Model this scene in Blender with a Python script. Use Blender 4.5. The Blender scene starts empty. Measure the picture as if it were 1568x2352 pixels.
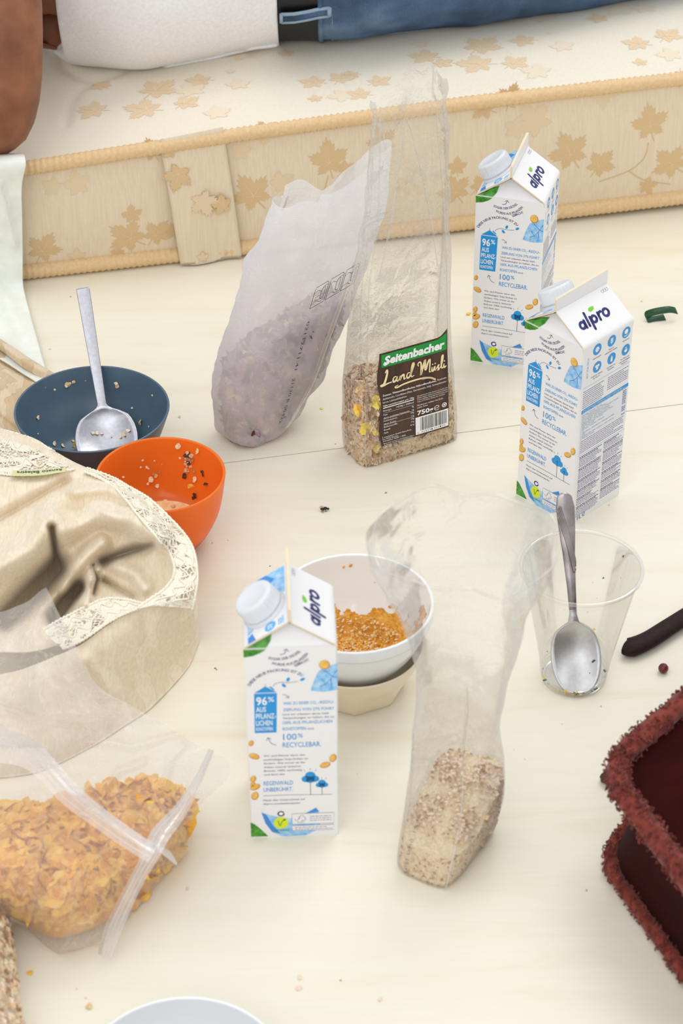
import bpy, math, random
import numpy as np
from mathutils import Vector, Matrix, noise
random.seed(7); RNG = np.random.default_rng(7)
SC = bpy.context.scene
COL = SC.collection
pi = math.pi

# ------------------------------------------------------------------ camera, world, lights
FPX = 5110.0; PITCH = math.radians(36.59); ROLL = math.radians(-.435); CH = 1.2592
_c, _s = math.cos(PITCH), math.sin(PITCH)
FW = np.array([0, _c, -_s]); _up = np.array([0, _s, _c]); _rt = np.array([1., 0, 0])
RT = math.cos(ROLL)*_rt + math.sin(ROLL)*_up
UP = -math.sin(ROLL)*_rt + math.cos(ROLL)*_up
CP = np.array([0, 0, CH])
cam = bpy.data.cameras.new('camera'); co = bpy.data.objects.new('camera', cam); COL.objects.link(co)
cam.sensor_fit = 'VERTICAL'; cam.sensor_height = 36; cam.sensor_width = 24
cam.lens = FPX/2352*36
co.matrix_world = Matrix(((RT[0], UP[0], -FW[0], 0), (RT[1], UP[1], -FW[1], 0), (RT[2], UP[2], -FW[2], CH), (0, 0, 0, 1)))
cam.clip_start = .05; cam.clip_end = 50
cam.dof.use_dof = True; cam.dof.focus_distance = 2.13; cam.dof.aperture_fstop = 10.0
SC.camera = co
SC.view_settings.view_transform = 'Standard'; SC.view_settings.look = 'None'
SC.view_settings.gamma = 1; SC.view_settings.exposure = 0.10
SC.cycles.transparent_max_bounces = 40
SC.cycles.max_bounces = 8; SC.cycles.adaptive_threshold = .02
w = bpy.data.worlds.new('room_light'); SC.world = w; w.use_nodes = True
w.node_tree.nodes['Background'].inputs[0].default_value = (.97, .985, 1, 1)
w.node_tree.nodes['Background'].inputs[1].default_value = .76

def area_light(name, loc, target, size, power, col=(1, 1, 1), sy=None):
    l = bpy.data.lights.new(name, 'AREA'); l.energy = power; l.size = size; l.color = col
    if sy: l.shape = 'RECTANGLE'; l.size_y = sy
    o = bpy.data.objects.new(name, l); COL.objects.link(o); o.location = loc
    o.rotation_euler = (Vector(target)-Vector(loc)).to_track_quat('-Z', 'Y').to_euler()
    return o
area_light('softbox_key', (.9, 2.9, 2.7), (.0, 1.7, 0), 1.4, 22, (1, .985, .96))
area_light('added_front_fill', (-.5, -.5, 1.9), (0, 2.0, .1), 1.6, 15, (1, .995, .99))  # fill lamp added behind the camera to lift upright faces; no source seen
area_light('ceiling_light', (-.9, 1.2, 3.0), (0, 1.8, 0), 2.2, 11, (1, 1, 1))

def G(px, py, z=0.):
    d = FW + (px-784)/FPX*RT - (py-1176)/FPX*UP
    return CP + (z-CH)/d[2]*d
def Yp(px, py, y):
    d = FW + (px-784)/FPX*RT - (py-1176)/FPX*UP
    return CP + y/d[1]*d

# ------------------------------------------------------------------ materials
def lin(c):
    return tuple(((x/255)/12.92 if x/255 <= .04045 else ((x/255+.055)/1.055)**2.4) for x in c)
class NT:
    def __init__(s, name):
        s.m = bpy.data.materials.new(name); s.m.use_nodes = True
        s.t = s.m.node_tree; s.n = s.t.nodes; s.n.clear()
        s.out = s.n.new('ShaderNodeOutputMaterial')
        s.tc = s.n.new('ShaderNodeTexCoord')
    def node(s, typ, **kw):
        x = s.n.new(typ)
        for k, v in kw.items():
            if k.startswith('i_'): x.inputs[k[2:].replace('_', ' ')].default_value = v
            else: setattr(x, k, v)
        return x
    def link(s, a, b): s.t.links.new(a, b)
    def noise(s, scale, detail=3, rough=.5, vec=None, dist=0):
        x = s.n.new('ShaderNodeTexNoise'); x.inputs['Scale'].default_value = scale
        x.inputs['Detail'].default_value = detail; x.inputs['Roughness'].default_value = rough
        x.inputs['Distortion'].default_value = dist
        s.link(vec if vec is not None else s.tc.outputs['Object'], x.inputs['Vector']); return x
    def mapping(s, scale=(1, 1, 1), rot=(0, 0, 0), src='Object'):
        x = s.n.new('ShaderNodeMapping'); x.inputs['Scale'].default_value = scale; x.inputs['Rotation'].default_value = rot
        s.link(s.tc.outputs[src], x.inputs['Vector']); return x.outputs[0]
    def ramp(s, fac, stops):
        x = s.n.new('ShaderNodeValToRGB'); e = x.color_ramp.elements
        while len(e) < len(stops): e.new(.5)
        for i, (p, c) in enumerate(stops):
            e[i].position = p; e[i].color = (*c, 1) if len(c) == 3 else c
        s.link(fac, x.inputs[0]); return x.outputs[0]
    def bump(s, h, strength, dist=.001, prev=None):
        x = s.n.new('ShaderNodeBump'); x.inputs['Strength'].default_value = strength; x.inputs['Distance'].default_value = dist
        s.link(h, x.inputs['Height'])
        if prev is not None: s.link(prev, x.inputs['Normal'])
        return x.outputs[0]
    def pbsdf(s, **kw):
        x = s.n.new('ShaderNodeBsdfPrincipled')
        for k, v in kw.items(): x.inputs[k.replace('_', ' ')].default_value = v
        return x
    def mix(s, a, b, fac):
        x = s.n.new('ShaderNodeMixShader')
        if isinstance(fac, (int, float)): x.inputs[0].default_value = fac
        else: s.link(fac, x.inputs[0])
        s.link(a, x.inputs[1]); s.link(b, x.inputs[2]); return x.outputs[0]
    def math(s, op, a, b=None):
        x = s.n.new('ShaderNodeMath'); x.operation = op
        for i, v in enumerate((a, b)):
            if v is None: continue
            if isinstance(v, (int, float)): x.inputs[i].default_value = v
            else: s.link(v, x.inputs[i])
        return x.outputs[0]
    def done(s, sh): s.link(sh, s.out.inputs[0]); return s.m

def plain(name, rgb, rough=.5, metal=0., spec=.5, **kw):
    t = NT(name); p = t.pbsdf(Base_Color=(*lin(rgb), 1), Roughness=rough, Metallic=metal)
    p.inputs['Specular IOR Level'].default_value = spec
    for k, v in kw.items(): p.inputs[k.replace('_', ' ')].default_value = v
    return t.done(p.outputs[0])

def mottled(name, c1, c2, scale=200, rough=.6, bs=0., bd=.0005, metal=0., spec=.5, detail=3, mapscale=None, **kw):
    t = NT(name); v = t.mapping(mapscale) if mapscale else None
    n = t.noise(scale, detail, vec=v)
    p = t.pbsdf(Roughness=rough, Metallic=metal); p.inputs['Specular IOR Level'].default_value = spec
    for k, x in kw.items(): p.inputs[k.replace('_', ' ')].default_value = x
    t.link(t.ramp(n.outputs[0], [(.3, lin(c1)), (.7, lin(c2))]), p.inputs['Base Color'])
    if bs: t.link(t.bump(n.outputs[0], bs, bd), p.inputs['Normal'])
    return t.done(p.outputs[0])

def mat_floor():
    t = NT('birch_plywood')
    v = t.mapping((1.2, 9, 1), (0, 0, math.radians(-13)))
    n = t.noise(2.2, 4, .55, v, 1.2)
    v2 = t.mapping((3, 60, 1), (0, 0, math.radians(-13))); n2 = t.noise(6, 3, .6, v2)
    c = t.ramp(n.outputs[0], [(.25, lin((233, 223, 201))), (.45, lin((237, 231, 213))), (.8, lin((239, 235, 220)))])
    m = t.node('ShaderNodeMixRGB', blend_type='MULTIPLY'); m.inputs[0].default_value = .35
    t.link(c, m.inputs[1]); t.link(t.ramp(n2.outputs[0], [(.25, (.95, .93, .89)), (.6, (1, 1, 1))]), m.inputs[2])
    p = t.pbsdf(Roughness=.42); p.inputs['Specular IOR Level'].default_value = .35
    t.link(m.outputs[0], p.inputs['Base Color'])
    t.link(t.bump(n2.outputs[0], .08, .0004), p.inputs['Normal'])
    return t.done(p.outputs[0])

def mat_film(name, tint=(.985, .98, .97), haze=.06, hcol=(.95, .95, .95), gloss=.12, crease=1.0, cs=60, trans_share=.5, rough=.08):
    """thin plastic film: see-through, a milky share, and a sheen that rises at grazing angles"""
    t = NT(name)
    n1 = t.noise(cs, 3, .6, None, 1.5); n2 = t.noise(cs*.25, 2, .5, None, 2.5)
    vz = t.node('ShaderNodeTexVoronoi', feature='DISTANCE_TO_EDGE'); vz.inputs['Scale'].default_value = cs*.45
    d = t.node('ShaderNodeMixRGB'); d.inputs[0].default_value = .12
    t.link(t.tc.outputs['Object'], d.inputs[1]); t.link(n1.outputs[1], d.inputs[2]); t.link(d.outputs[0], vz.inputs['Vector'])
    vr = t.ramp(vz.outputs[0], [(0, (1, 1, 1)), (.06, (0, 0, 0))])
    b = t.bump(n2.outputs[0], .5*crease, .003); b = t.bump(vr, .3*crease, .0003, b); b = t.bump(n1.outputs[0], .35*crease, .0005, b)
    tr = t.node('ShaderNodeBsdfTransparent'); tr.inputs[0].default_value = (*tint, 1)
    df = t.node('ShaderNodeBsdfDiffuse'); df.inputs[0].default_value = (*hcol, 1); t.link(b, df.inputs['Normal'])
    tl = t.node('ShaderNodeBsdfTranslucent'); tl.inputs[0].default_value = (*hcol, 1); t.link(b, tl.inputs['Normal'])
    gl = t.node('ShaderNodeBsdfGlossy'); gl.inputs['Roughness'].default_value = rough; t.link(b, gl.inputs['Normal'])
    milky = t.mix(df.outputs[0], tl.outputs[0], trans_share)
    lw = t.node('ShaderNodeLayerWeight'); lw.inputs[0].default_value = .35; t.link(b, lw.inputs['Normal'])
    hz = t.math('ADD', t.math('MULTIPLY', t.math('POWER', lw.outputs['Facing'], 2.0), .22), haze)
    hz = t.math('MINIMUM', t.math('ADD', hz, t.math('MULTIPLY', t.ramp(vz.outputs[0], [(0, (1, 1, 1)), (.03, (0, 0, 0))]), .12*crease)), .97)
    a = t.mix(tr.outputs[0], milky, hz)
    fr = t.node('ShaderNodeFresnel'); fr.inputs[0].default_value = 1.45; t.link(b, fr.inputs['Normal'])
    g = t.math('MINIMUM', t.math('MULTIPLY', fr.outputs[0], gloss/.04*.13), .5)
    return t.done(t.mix(a, gl.outputs[0], g))

def mat_clear_plastic():
    t = NT('clear_polypropylene')
    tr = t.node('ShaderNodeBsdfTransparent'); tr.inputs[0].default_value = (.993, .99, .98, 1)
    n = t.noise(35, 3); df = t.node('ShaderNodeBsdfDiffuse'); df.inputs[0].default_value = (.92, .91, .86, 1)
    gl = t.node('ShaderNodeBsdfGlossy'); gl.inputs['Roughness'].default_value = .08
    fr = t.node('ShaderNodeFresnel'); fr.inputs[0].default_value = 1.5
    a = t.mix(tr.outputs[0], df.outputs[0], t.math('MULTIPLY', n.outputs[0], .16))
    return t.done(t.mix(a, gl.outputs[0], t.math('MULTIPLY', fr.outputs[0], .42)))

def mat_damask(name, c0, c1, cd, scale=22, weave=1400):
    t = NT(name)
    n = t.noise(scale, 2, .5, None, 2.2)
    wv = t.node('ShaderNodeTexWave'); wv.inputs['Scale'].default_value = scale*.9; wv.inputs['Distortion'].default_value = 9; wv.inputs['Detail Scale'].default_value = 1.6
    wv.inputs['Detail'].default_value = 2; t.link(t.tc.outputs['Object'], wv.inputs['Vector'])
    c = t.ramp(wv.outputs[0], [(.42, lin(c0)), (.5, lin(cd)), (.56, lin(c1))])
    th = t.noise(weave*.35, 2, .6, t.mapping((1, .12, .5), (0, 0, .6)))
    m = t.node('ShaderNodeMixRGB', blend_type='MULTIPLY'); m.inputs[0].default_value = .8
    t.link(c, m.inputs[1]); t.link(t.ramp(th.outputs[0], [(.3, (.86, .84, .8)), (.65, (1, 1, 1))]), m.inputs[2])
    p = t.pbsdf(Roughness=.7); p.inputs['Sheen Weight'].default_value = .3; p.inputs['Specular IOR Level'].default_value = .25
    t.link(m.outputs[0], p.inputs['Base Color'])
    t.link(t.bump(wv.outputs[0], .05, .0004, t.bump(th.outputs[0], .35, .0005)), p.inputs['Normal'])
    return t.done(p.outputs[0])

def mat_lace():
    t = NT('cotton_lace')
    n = t.noise(60, 1, .5); d = t.node('ShaderNodeMixRGB'); d.inputs[0].default_value = .015
    t.link(t.tc.outputs['Object'], d.inputs[1]); t.link(n.outputs[1], d.inputs[2])
    v = t.node('ShaderNodeTexVoronoi', feature='DISTANCE_TO_EDGE'); v.inputs['Scale'].default_value = 260
    t.link(d.outputs[0], v.inputs['Vector'])
    big = t.noise(42, 1, .4, None, 1.5)
    solid = t.ramp(big.outputs[0], [(.46, (0, 0, 0)), (.52, (1, 1, 1))])
    thread = t.ramp(v.outputs[0], [(.10, (1, 1, 1)), (.16, (0, 0, 0))])
    fac = t.math('MAXIMUM', thread, solid)
    tr = t.node('ShaderNodeBsdfTransparent')
    p = t.pbsdf(Roughness=.8); p.inputs['Specular IOR Level'].default_value = .2
    fine = t.noise(900, 2); t.link(t.ramp(fine.outputs[0], [(.3, lin((228, 220, 198))), (.7, lin((250, 246, 232)))]), p.inputs['Base Color'])
    t.link(t.bump(fac, .6, .0008, t.bump(fine.outputs[0], .6, .0005)), p.inputs['Normal'])
    return t.done(t.mix(tr.outputs[0], p.outputs[0], fac))

def mat_ticking(name, c0, c1):
    t = NT(name)
    n = t.noise(60, 2, .5, t.mapping((8, 8, .35), (0, 0, 0)))
    n2 = t.noise(14, 2)
    c = t.ramp(n.outputs[0], [(.3, lin(c0)), (.65, lin(c1))])
    p = t.pbsdf(Roughness=.75); p.inputs['Specular IOR Level'].default_value = .2
    t.link(c, p.inputs['Base Color'])
    t.link(t.bump(n.outputs[0], .06, .0003, t.bump(n2.outputs[0], .2, .003)), p.inputs['Normal'])
    return t.done(p.outputs[0])

def mat_denim():
    t = NT('denim')
    n = t.noise(9, 3, .6); tw = t.node('ShaderNodeTexWave'); tw.inputs['Scale'].default_value = 420
    t.link(t.mapping((1, 1, 1), (0, 0, .9)), tw.inputs['Vector']); f = t.noise(700, 2)
    c = t.ramp(n.outputs[0], [(.3, lin((44, 66, 96))), (.52, lin((82, 112, 148))), (.72, lin((128, 154, 182)))])
    m = t.node('ShaderNodeMixRGB', blend_type='MULTIPLY'); m.inputs[0].default_value = .8
    t.link(c, m.inputs[1]); t.link(t.ramp(f.outputs[0], [(.3, (.6, .62, .66)), (.7, (1.0, 1.0, 1.0))]), m.inputs[2])
    p = t.pbsdf(Roughness=.85); t.link(m.outputs[0], p.inputs['Base Color'])
    t.link(t.bump(f.outputs[0], .5, .001), p.inputs['Normal'])
    return t.done(p.outputs[0])

def mat_glow(name, col, rough=.2, share=.45):
    """coloured plastic that lets some light through"""
    t = NT(name); p = t.pbsdf(Base_Color=(*lin(col), 1), Roughness=rough)
    tl = t.node('ShaderNodeBsdfTranslucent'); tl.inputs[0].default_value = (*lin(col), 1)
    return t.done(t.mix(p.outputs[0], tl.outputs[0], share))

M = dict(
    floor=mat_floor(), seam=plain('seam_subfloor', (150, 125, 85), .9),  # darker sub-floor visible through the seam
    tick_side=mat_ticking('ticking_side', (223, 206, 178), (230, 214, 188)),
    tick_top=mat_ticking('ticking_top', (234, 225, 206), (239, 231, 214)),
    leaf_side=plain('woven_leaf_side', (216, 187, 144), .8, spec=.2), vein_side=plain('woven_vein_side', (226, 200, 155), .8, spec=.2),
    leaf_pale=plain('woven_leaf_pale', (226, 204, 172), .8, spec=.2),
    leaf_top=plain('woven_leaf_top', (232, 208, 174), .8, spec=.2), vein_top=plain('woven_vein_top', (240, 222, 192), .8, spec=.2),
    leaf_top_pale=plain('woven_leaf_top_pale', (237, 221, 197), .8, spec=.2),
    piping=mottled('ribbed_piping', (220, 186, 138), (230, 200, 156), 300, .8, .1),
    stitch=plain('stitch_dark', (120, 84, 44), .9),
    skin=mottled('skin', (116, 68, 42), (150, 94, 63), 30, .5, .15, .0006),
    shirt=mottled('white_jersey', (236, 234, 236), (246, 245, 246), 300, .8, .1),
    belt=plain('black_leather', (14, 14, 18), .45), denim=mat_denim(), denim_edge=plain('faded_denim', (150, 170, 192), .9),
    hair=plain('dark_hair', (25, 18, 14), .6),
    sheet=mottled('pale_cotton', (228, 232, 222), (240, 243, 236), 60, .8, .1, .002),
    tan_damask=mat_damask('tan_damask', (212, 188, 152), (226, 206, 176), (202, 174, 136), 14),
    damask=mat_damask('beige_damask', (236, 221, 196), (240, 226, 203), (230, 213, 185), 12),
    lace=mat_lace(), lace_thread=plain('lace_thread', (246, 240, 222), .8, spec=.2), label_cloth=plain('olive_label', (214, 214, 160), .7), ink=plain('black_ink', (60, 56, 60), .6), inkg=plain('faded_ink', (128, 120, 118), .6),
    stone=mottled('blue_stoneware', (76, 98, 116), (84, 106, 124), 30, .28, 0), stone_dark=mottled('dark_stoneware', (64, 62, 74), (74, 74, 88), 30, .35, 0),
    steel=mottled('brushed_steel', (176, 176, 182), (190, 190, 196), 300, .36, .05, .0001, metal=1.),
    steel_dark=mottled('worn_steel', (120, 112, 112), (168, 160, 160), 60, .28, .1, .0002, metal=1.),
    steel_bright=mottled('satin_steel', (200, 200, 204), (214, 214, 218), 300, .36, .05, .0001, metal=1.),
    orange=mat_glow('orange_plastic', (255, 152, 58), .16, .5),
    shaded_glaze=plain('shaded_white_glaze', (216, 218, 220), .2), white_glaze=plain('white_glaze', (242, 245, 246), .12, spec=.6), beige_glaze=plain('beige_glaze', (238, 222, 196), .2),  # first: white glaze greyed, the bowl's inner shade put into its colour
    curry=mottled('dried_curry', (214, 146, 34), (244, 188, 80), 160, .55, .6, .002), curry_pale=mottled('dried_rice', (228, 178, 96), (248, 218, 158), 320, .6, .8, .002),
    porridge=mottled('oat_milk_residue', (244, 196, 130), (250, 226, 180), 160, .4, .6, .002),
    plastic_cup=mat_clear_plastic(), black_wood=mottled('dark_wood', (30, 18, 16), (46, 28, 24), 60, .6, .1, spec=.2, mapscale=(1, 8, 8)),
    berry=mottled('dark_berry', (84, 14, 28), (124, 34, 46), 300, .35, .8, .001), green_strip=plain('green_strip', (28, 76, 48), .35),
    carton=plain('coated_board', (240, 239, 240), .32, spec=.4), kraft=plain('raw_board_edge', (236, 218, 186), .8),
    cap=mat_glow('white_cap', (244, 246, 250), .3, .25),
    navy=plain('print_navy', (38, 40, 110), .4), blue=plain('print_blue', (20, 150, 222), .4), lblue=plain('print_light_blue', (90, 180, 235), .4),
    pgrey=plain('print_violet_grey', (118, 118, 165), .4),
    water1=mottled('print_water', (96, 176, 238), (190, 224, 246), 180, .4), water2=plain('print_water_deep', (60, 140, 220), .4),
    pgreen=mottled('print_leaf', (36, 120, 28), (92, 176, 50), 220, .4), pgreen2=plain('print_leaf_vein', (130, 200, 90), .4), lime=plain('print_lime', (220, 232, 30), .4), logo_green=plain('print_logo_green', (120, 200, 50), .4),
    bean=mottled('print_bean', (228, 168, 62), (246, 206, 112), 260, .4), bean_d=plain('print_bean_dark', (205, 138, 40), .4), blush=plain('print_blush', (244, 226, 204), .5), white=plain('print_white', (246, 246, 246), .4),
    brown=mottled('label_brown', (50, 28, 20), (84, 52, 36), 120, .45, mapscale=(1, 1, .06)), lgreen=plain('label_green', (0, 150, 56), .4), cream=plain('label_cream', (250, 228, 180), .4), black=plain('label_black', (16, 16, 16), .5),
    frost=mat_film('frosted_polythene', (.985, .98, .99), .65, (.985, .98, 1.0), .10, 1.0, 38, .5, .28),
    frost2=mat_film('frosted_polythene_thin', (.99, .985, .985), .25, (.985, .975, 1.0), .16, 1.3, 34, .5, .16),
    clear=mat_film('cellophane', (.995, .992, .985), .05, (.98, .97, .95), .30, 1.6, 70, .4, .05),
    clear2=mat_film('soft_clear_film', (.995, .992, .985), .105, (.985, .97, .95), .14, 1.0, 45, .4, .14),
    seamfilm=mat_film('folded_seam_film', (.99, .98, .985), .42, (1.0, .985, .99), .12, .5, 60, .5, .2),
    oat=mottled('oat_flake', (226, 200, 156), (248, 234, 206), 500, .7, .5), oat2=mottled('toasted_flake', (216, 176, 126), (240, 212, 168), 500, .7, .5),
    oatp=mottled('wheat_flake', (230, 196, 168), (250, 232, 214), 500, .7, .5), bran=mottled('bran_bit', (160, 116, 78), (196, 150, 108), 500, .7, .5),
    corn=mottled('cornflake', (244, 180, 48), (255, 216, 96), 160, .5, .5), corn2=mottled('cornflake_dark', (226, 152, 40), (246, 190, 76), 160, .5, .5),
    cornlemon=mottled('corn_yellow', (226, 196, 60), (244, 222, 110), 400, .6, .4),
    raisin=mottled('raisin', (54, 30, 22), (96, 56, 40), 400, .5, .6), purple=mottled('berry_crunch', (150, 108, 128), (200, 166, 176), 160, .7, .5),
    herb=plain('herb_bit', (44, 78, 24), .6), velvet=mottled('oxblood_velvet', (38, 3, 3), (52, 6, 5), 30, .95, .1, spec=.08, Sheen_Weight=.04),
    teddy=mottled('teddy_pile', (98, 38, 32), (142, 66, 54), 120, .95, .3, spec=.1, Sheen_Weight=.2), fly=plain('fly_body', (22, 20, 16), .35), wing=mat_film('fly_wing', (.85, .8, .65), .25, (.5, .45, .3), .1, .2, 300),
)

# ------------------------------------------------------------------ mesh builder
def tagm(o, label=None, cat=None, group=None, kind=None):
    if label: o['label'] = label
    if cat: o['category'] = cat
    if group: o['group'] = group
    if kind: o['kind'] = kind
    return o
def empty(name, loc, label, cat, rz=0, group=None):
    o = bpy.data.objects.new(name, None); COL.objects.link(o); o.location = loc; o.rotation_euler = (0, 0, rz)
    o.empty_display_size = .02
    return tagm(o, label, cat, group)

class MB:
    def __init__(s): s.v = []; s.f = []; s.mi = []; s.sm = []; s.mats = []
    def m(s, key):
        if key not in s.mats: s.mats.append(key)
        return s.mats.index(key)
    def add(s, verts, faces, key, smooth=True):
        b = len(s.v); k = s.m(key)
        s.v += [tuple(float(c) for c in p) for p in verts]
        for f in faces: s.f.append(tuple(b+i for i in f)); s.mi.append(k); s.sm.append(smooth)
    def box(s, lo, hi, key):
        x0, y0, z0 = lo; x1, y1, z1 = hi
        v = [(x0, y0, z0), (x1, y0, z0), (x1, y1, z0), (x0, y1, z0), (x0, y0, z1), (x1, y0, z1), (x1, y1, z1), (x0, y1, z1)]
        s.add(v, [(0, 3, 2, 1), (4, 5, 6, 7), (0, 1, 5, 4), (1, 2, 6, 5), (2, 3, 7, 6), (3, 0, 4, 7)], key, False)
    def grid(s, P, key, closed_u=False, smooth=True, flip=False):
        """P: list of rows of points"""
        n, m_ = len(P), len(P[0]); v = [p for r in P for p in r]; f = []
        for i in range(n-1):
            for j in range(m_ if closed_u else m_-1):
                a = i*m_+j; b = i*m_+(j+1) % m_; q = (a, b, b+m_, a+m_)
                f.append(q[::-1] if flip else q)
        s.add(v, f, key, smooth)
    def cap(s, ring, key, flip=False):
        c = np.mean(np.array(ring), axis=0); n = len(ring)
        s.add([*ring, c], [((i+1) % n, i, n) if flip else (i, (i+1) % n, n) for i in range(n)], key)
    def lathe(s, prof, key, seg=64, c=(0, 0, 0), fun=None):
        P = []
        for r, z in prof:
            row = []
            for k in range(seg):
                a = 2*pi*k/seg; rr = r*(fun(a, z) if fun else 1)
                row.append((c[0]+rr*math.cos(a), c[1]+rr*math.sin(a), c[2]+z))
            P.append(row)
        s.grid(P, key, True)
    def tube(s, pts, rad, key, seg=8, closed=False, flat=1.0, up=(0, 0, 1), caps=True):
        pts = [np.array(p, float) for p in pts]; n = len(pts); P = []
        for i, p in enumerate(pts):
            if closed: t = pts[(i+1) % n]-pts[i-1]
            else: t = pts[min(i+1, n-1)]-pts[max(i-1, 0)]
            t = t/(np.linalg.norm(t)+1e-12); u = np.cross(t, up)
            if np.linalg.norm(u) < 1e-4: u = np.cross(t, (1, 0, 0))
            u /= np.linalg.norm(u); v = np.cross(u, t)
            r = rad[i] if hasattr(rad, '__len__') else rad
            P.append([p+r*(math.cos(2*pi*k/seg)*u+flat*math.sin(2*pi*k/seg)*v) for k in range(seg)])
        if closed: P.append(P[0])
        s.grid(P, key, True)
        if caps and not closed: s.cap(P[0], key, True); s.cap(P[-1], key)
    def build(s, name, parent=None, solid=0., sub=0, loc=None, rot=None):
        me = bpy.data.meshes.new(name); me.from_pydata(s.v, [], s.f)
        for k in s.mats: me.materials.append(M[k])
        me.polygons.foreach_set('material_index', s.mi); me.polygons.foreach_set('use_smooth', s.sm); me.update()
        o = bpy.data.objects.new(name, me); COL.objects.link(o)
        if parent: o.parent = parent
        if loc is not None: o.location = loc
        if rot is not None: o.rotation_euler = rot
        if solid: md = o.modifiers.new('thickness', 'SOLIDIFY'); md.thickness = solid; md.offset = 0
        if sub: md = o.modifiers.new('smooth', 'SUBSURF'); md.levels = sub; md.render_levels = sub
        return o

def crom(P, n):
    """Catmull-Rom through the rows of array P -> n samples"""
    P = np.array(P, float); m_ = len(P); out = []
    for t in np.linspace(0, m_-1, n):
        i = min(int(t), m_-2); f = t-i
        p0, p1, p2, p3 = P[max(i-1, 0)], P[i], P[i+1], P[min(i+2, m_-1)]
        out.append(.5*(2*p1+(p2-p0)*f+(2*p0-5*p1+4*p2-p3)*f*f+(3*p1-p0-3*p2+p3)*f**3))
    return np.array(out)
def net(rows, nu, nv):
    """rows of control points -> nv x nu x dim"""
    R_ = [crom(r, nu) for r in rows]
    return crom(np.array(R_), nv)
def seg_dist(P, line):
    d = np.full(P.shape[:-1], 1e9)
    L_ = np.array(line, float)
    for a, b in zip(L_[:-1], L_[1:]):
        ab = b-a; t = np.clip(((P-a)@ab)/(ab@ab), 0, 1); q = a+t[..., None]*ab
        d = np.minimum(d, np.linalg.norm(P-q, axis=-1))
    return d
def fbm(p, sc, octv=3): return noise.fractal(Vector(p)*sc, 1.0, 2.0, octv)
def cloth(mb, rows, nu, nv, key, folds=(), wr=.0, wsc=20, off=0., zmin=.0015):
    N = net(rows, nu, nv); xy = N[..., :2]; z = N[..., 2].copy()
    for line, width, amp in folds: z += amp*np.exp(-(seg_dist(xy, line)/width)**2)
    z = np.maximum(z, zmin)
    P = []
    for i in range(nv):
        row = []
        for j in range(nu):
            p = G(N[i, j, 0], N[i, j, 1], z[i, j]+off)
            if wr:
                k = wr*fbm(p, wsc); p = p+np.array([0, -.4*k, k]); p[2] = max(p[2], zmin)
            row.append(p)
        P.append(row)
    if mb is not None: mb.grid(P, key, flip=True)
    return np.array(P), N

# ------------------------------------------------------------------ lettering
_TX = {}
def text2d(s, bold=0.):
    k = (s, bold)
    if k in _TX: return _TX[k]
    cu = bpy.data.curves.new('t', 'FONT'); cu.body = s; cu.size = 1; cu.resolution_u = 2; cu.offset = bold; cu.fill_mode = 'FRONT'
    ob = bpy.data.objects.new('t', cu); me = bpy.data.meshes.new_from_object(ob)
    v = np.array([tuple(a.co)[:2] for a in me.vertices]) if len(me.vertices) else np.zeros((0, 2))
    f = [tuple(p.vertices) for p in me.polygons]
    bpy.data.objects.remove(ob); bpy.data.curves.remove(cu); bpy.data.meshes.remove(me)
    _TX[k] = (v, f); return v, f

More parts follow.
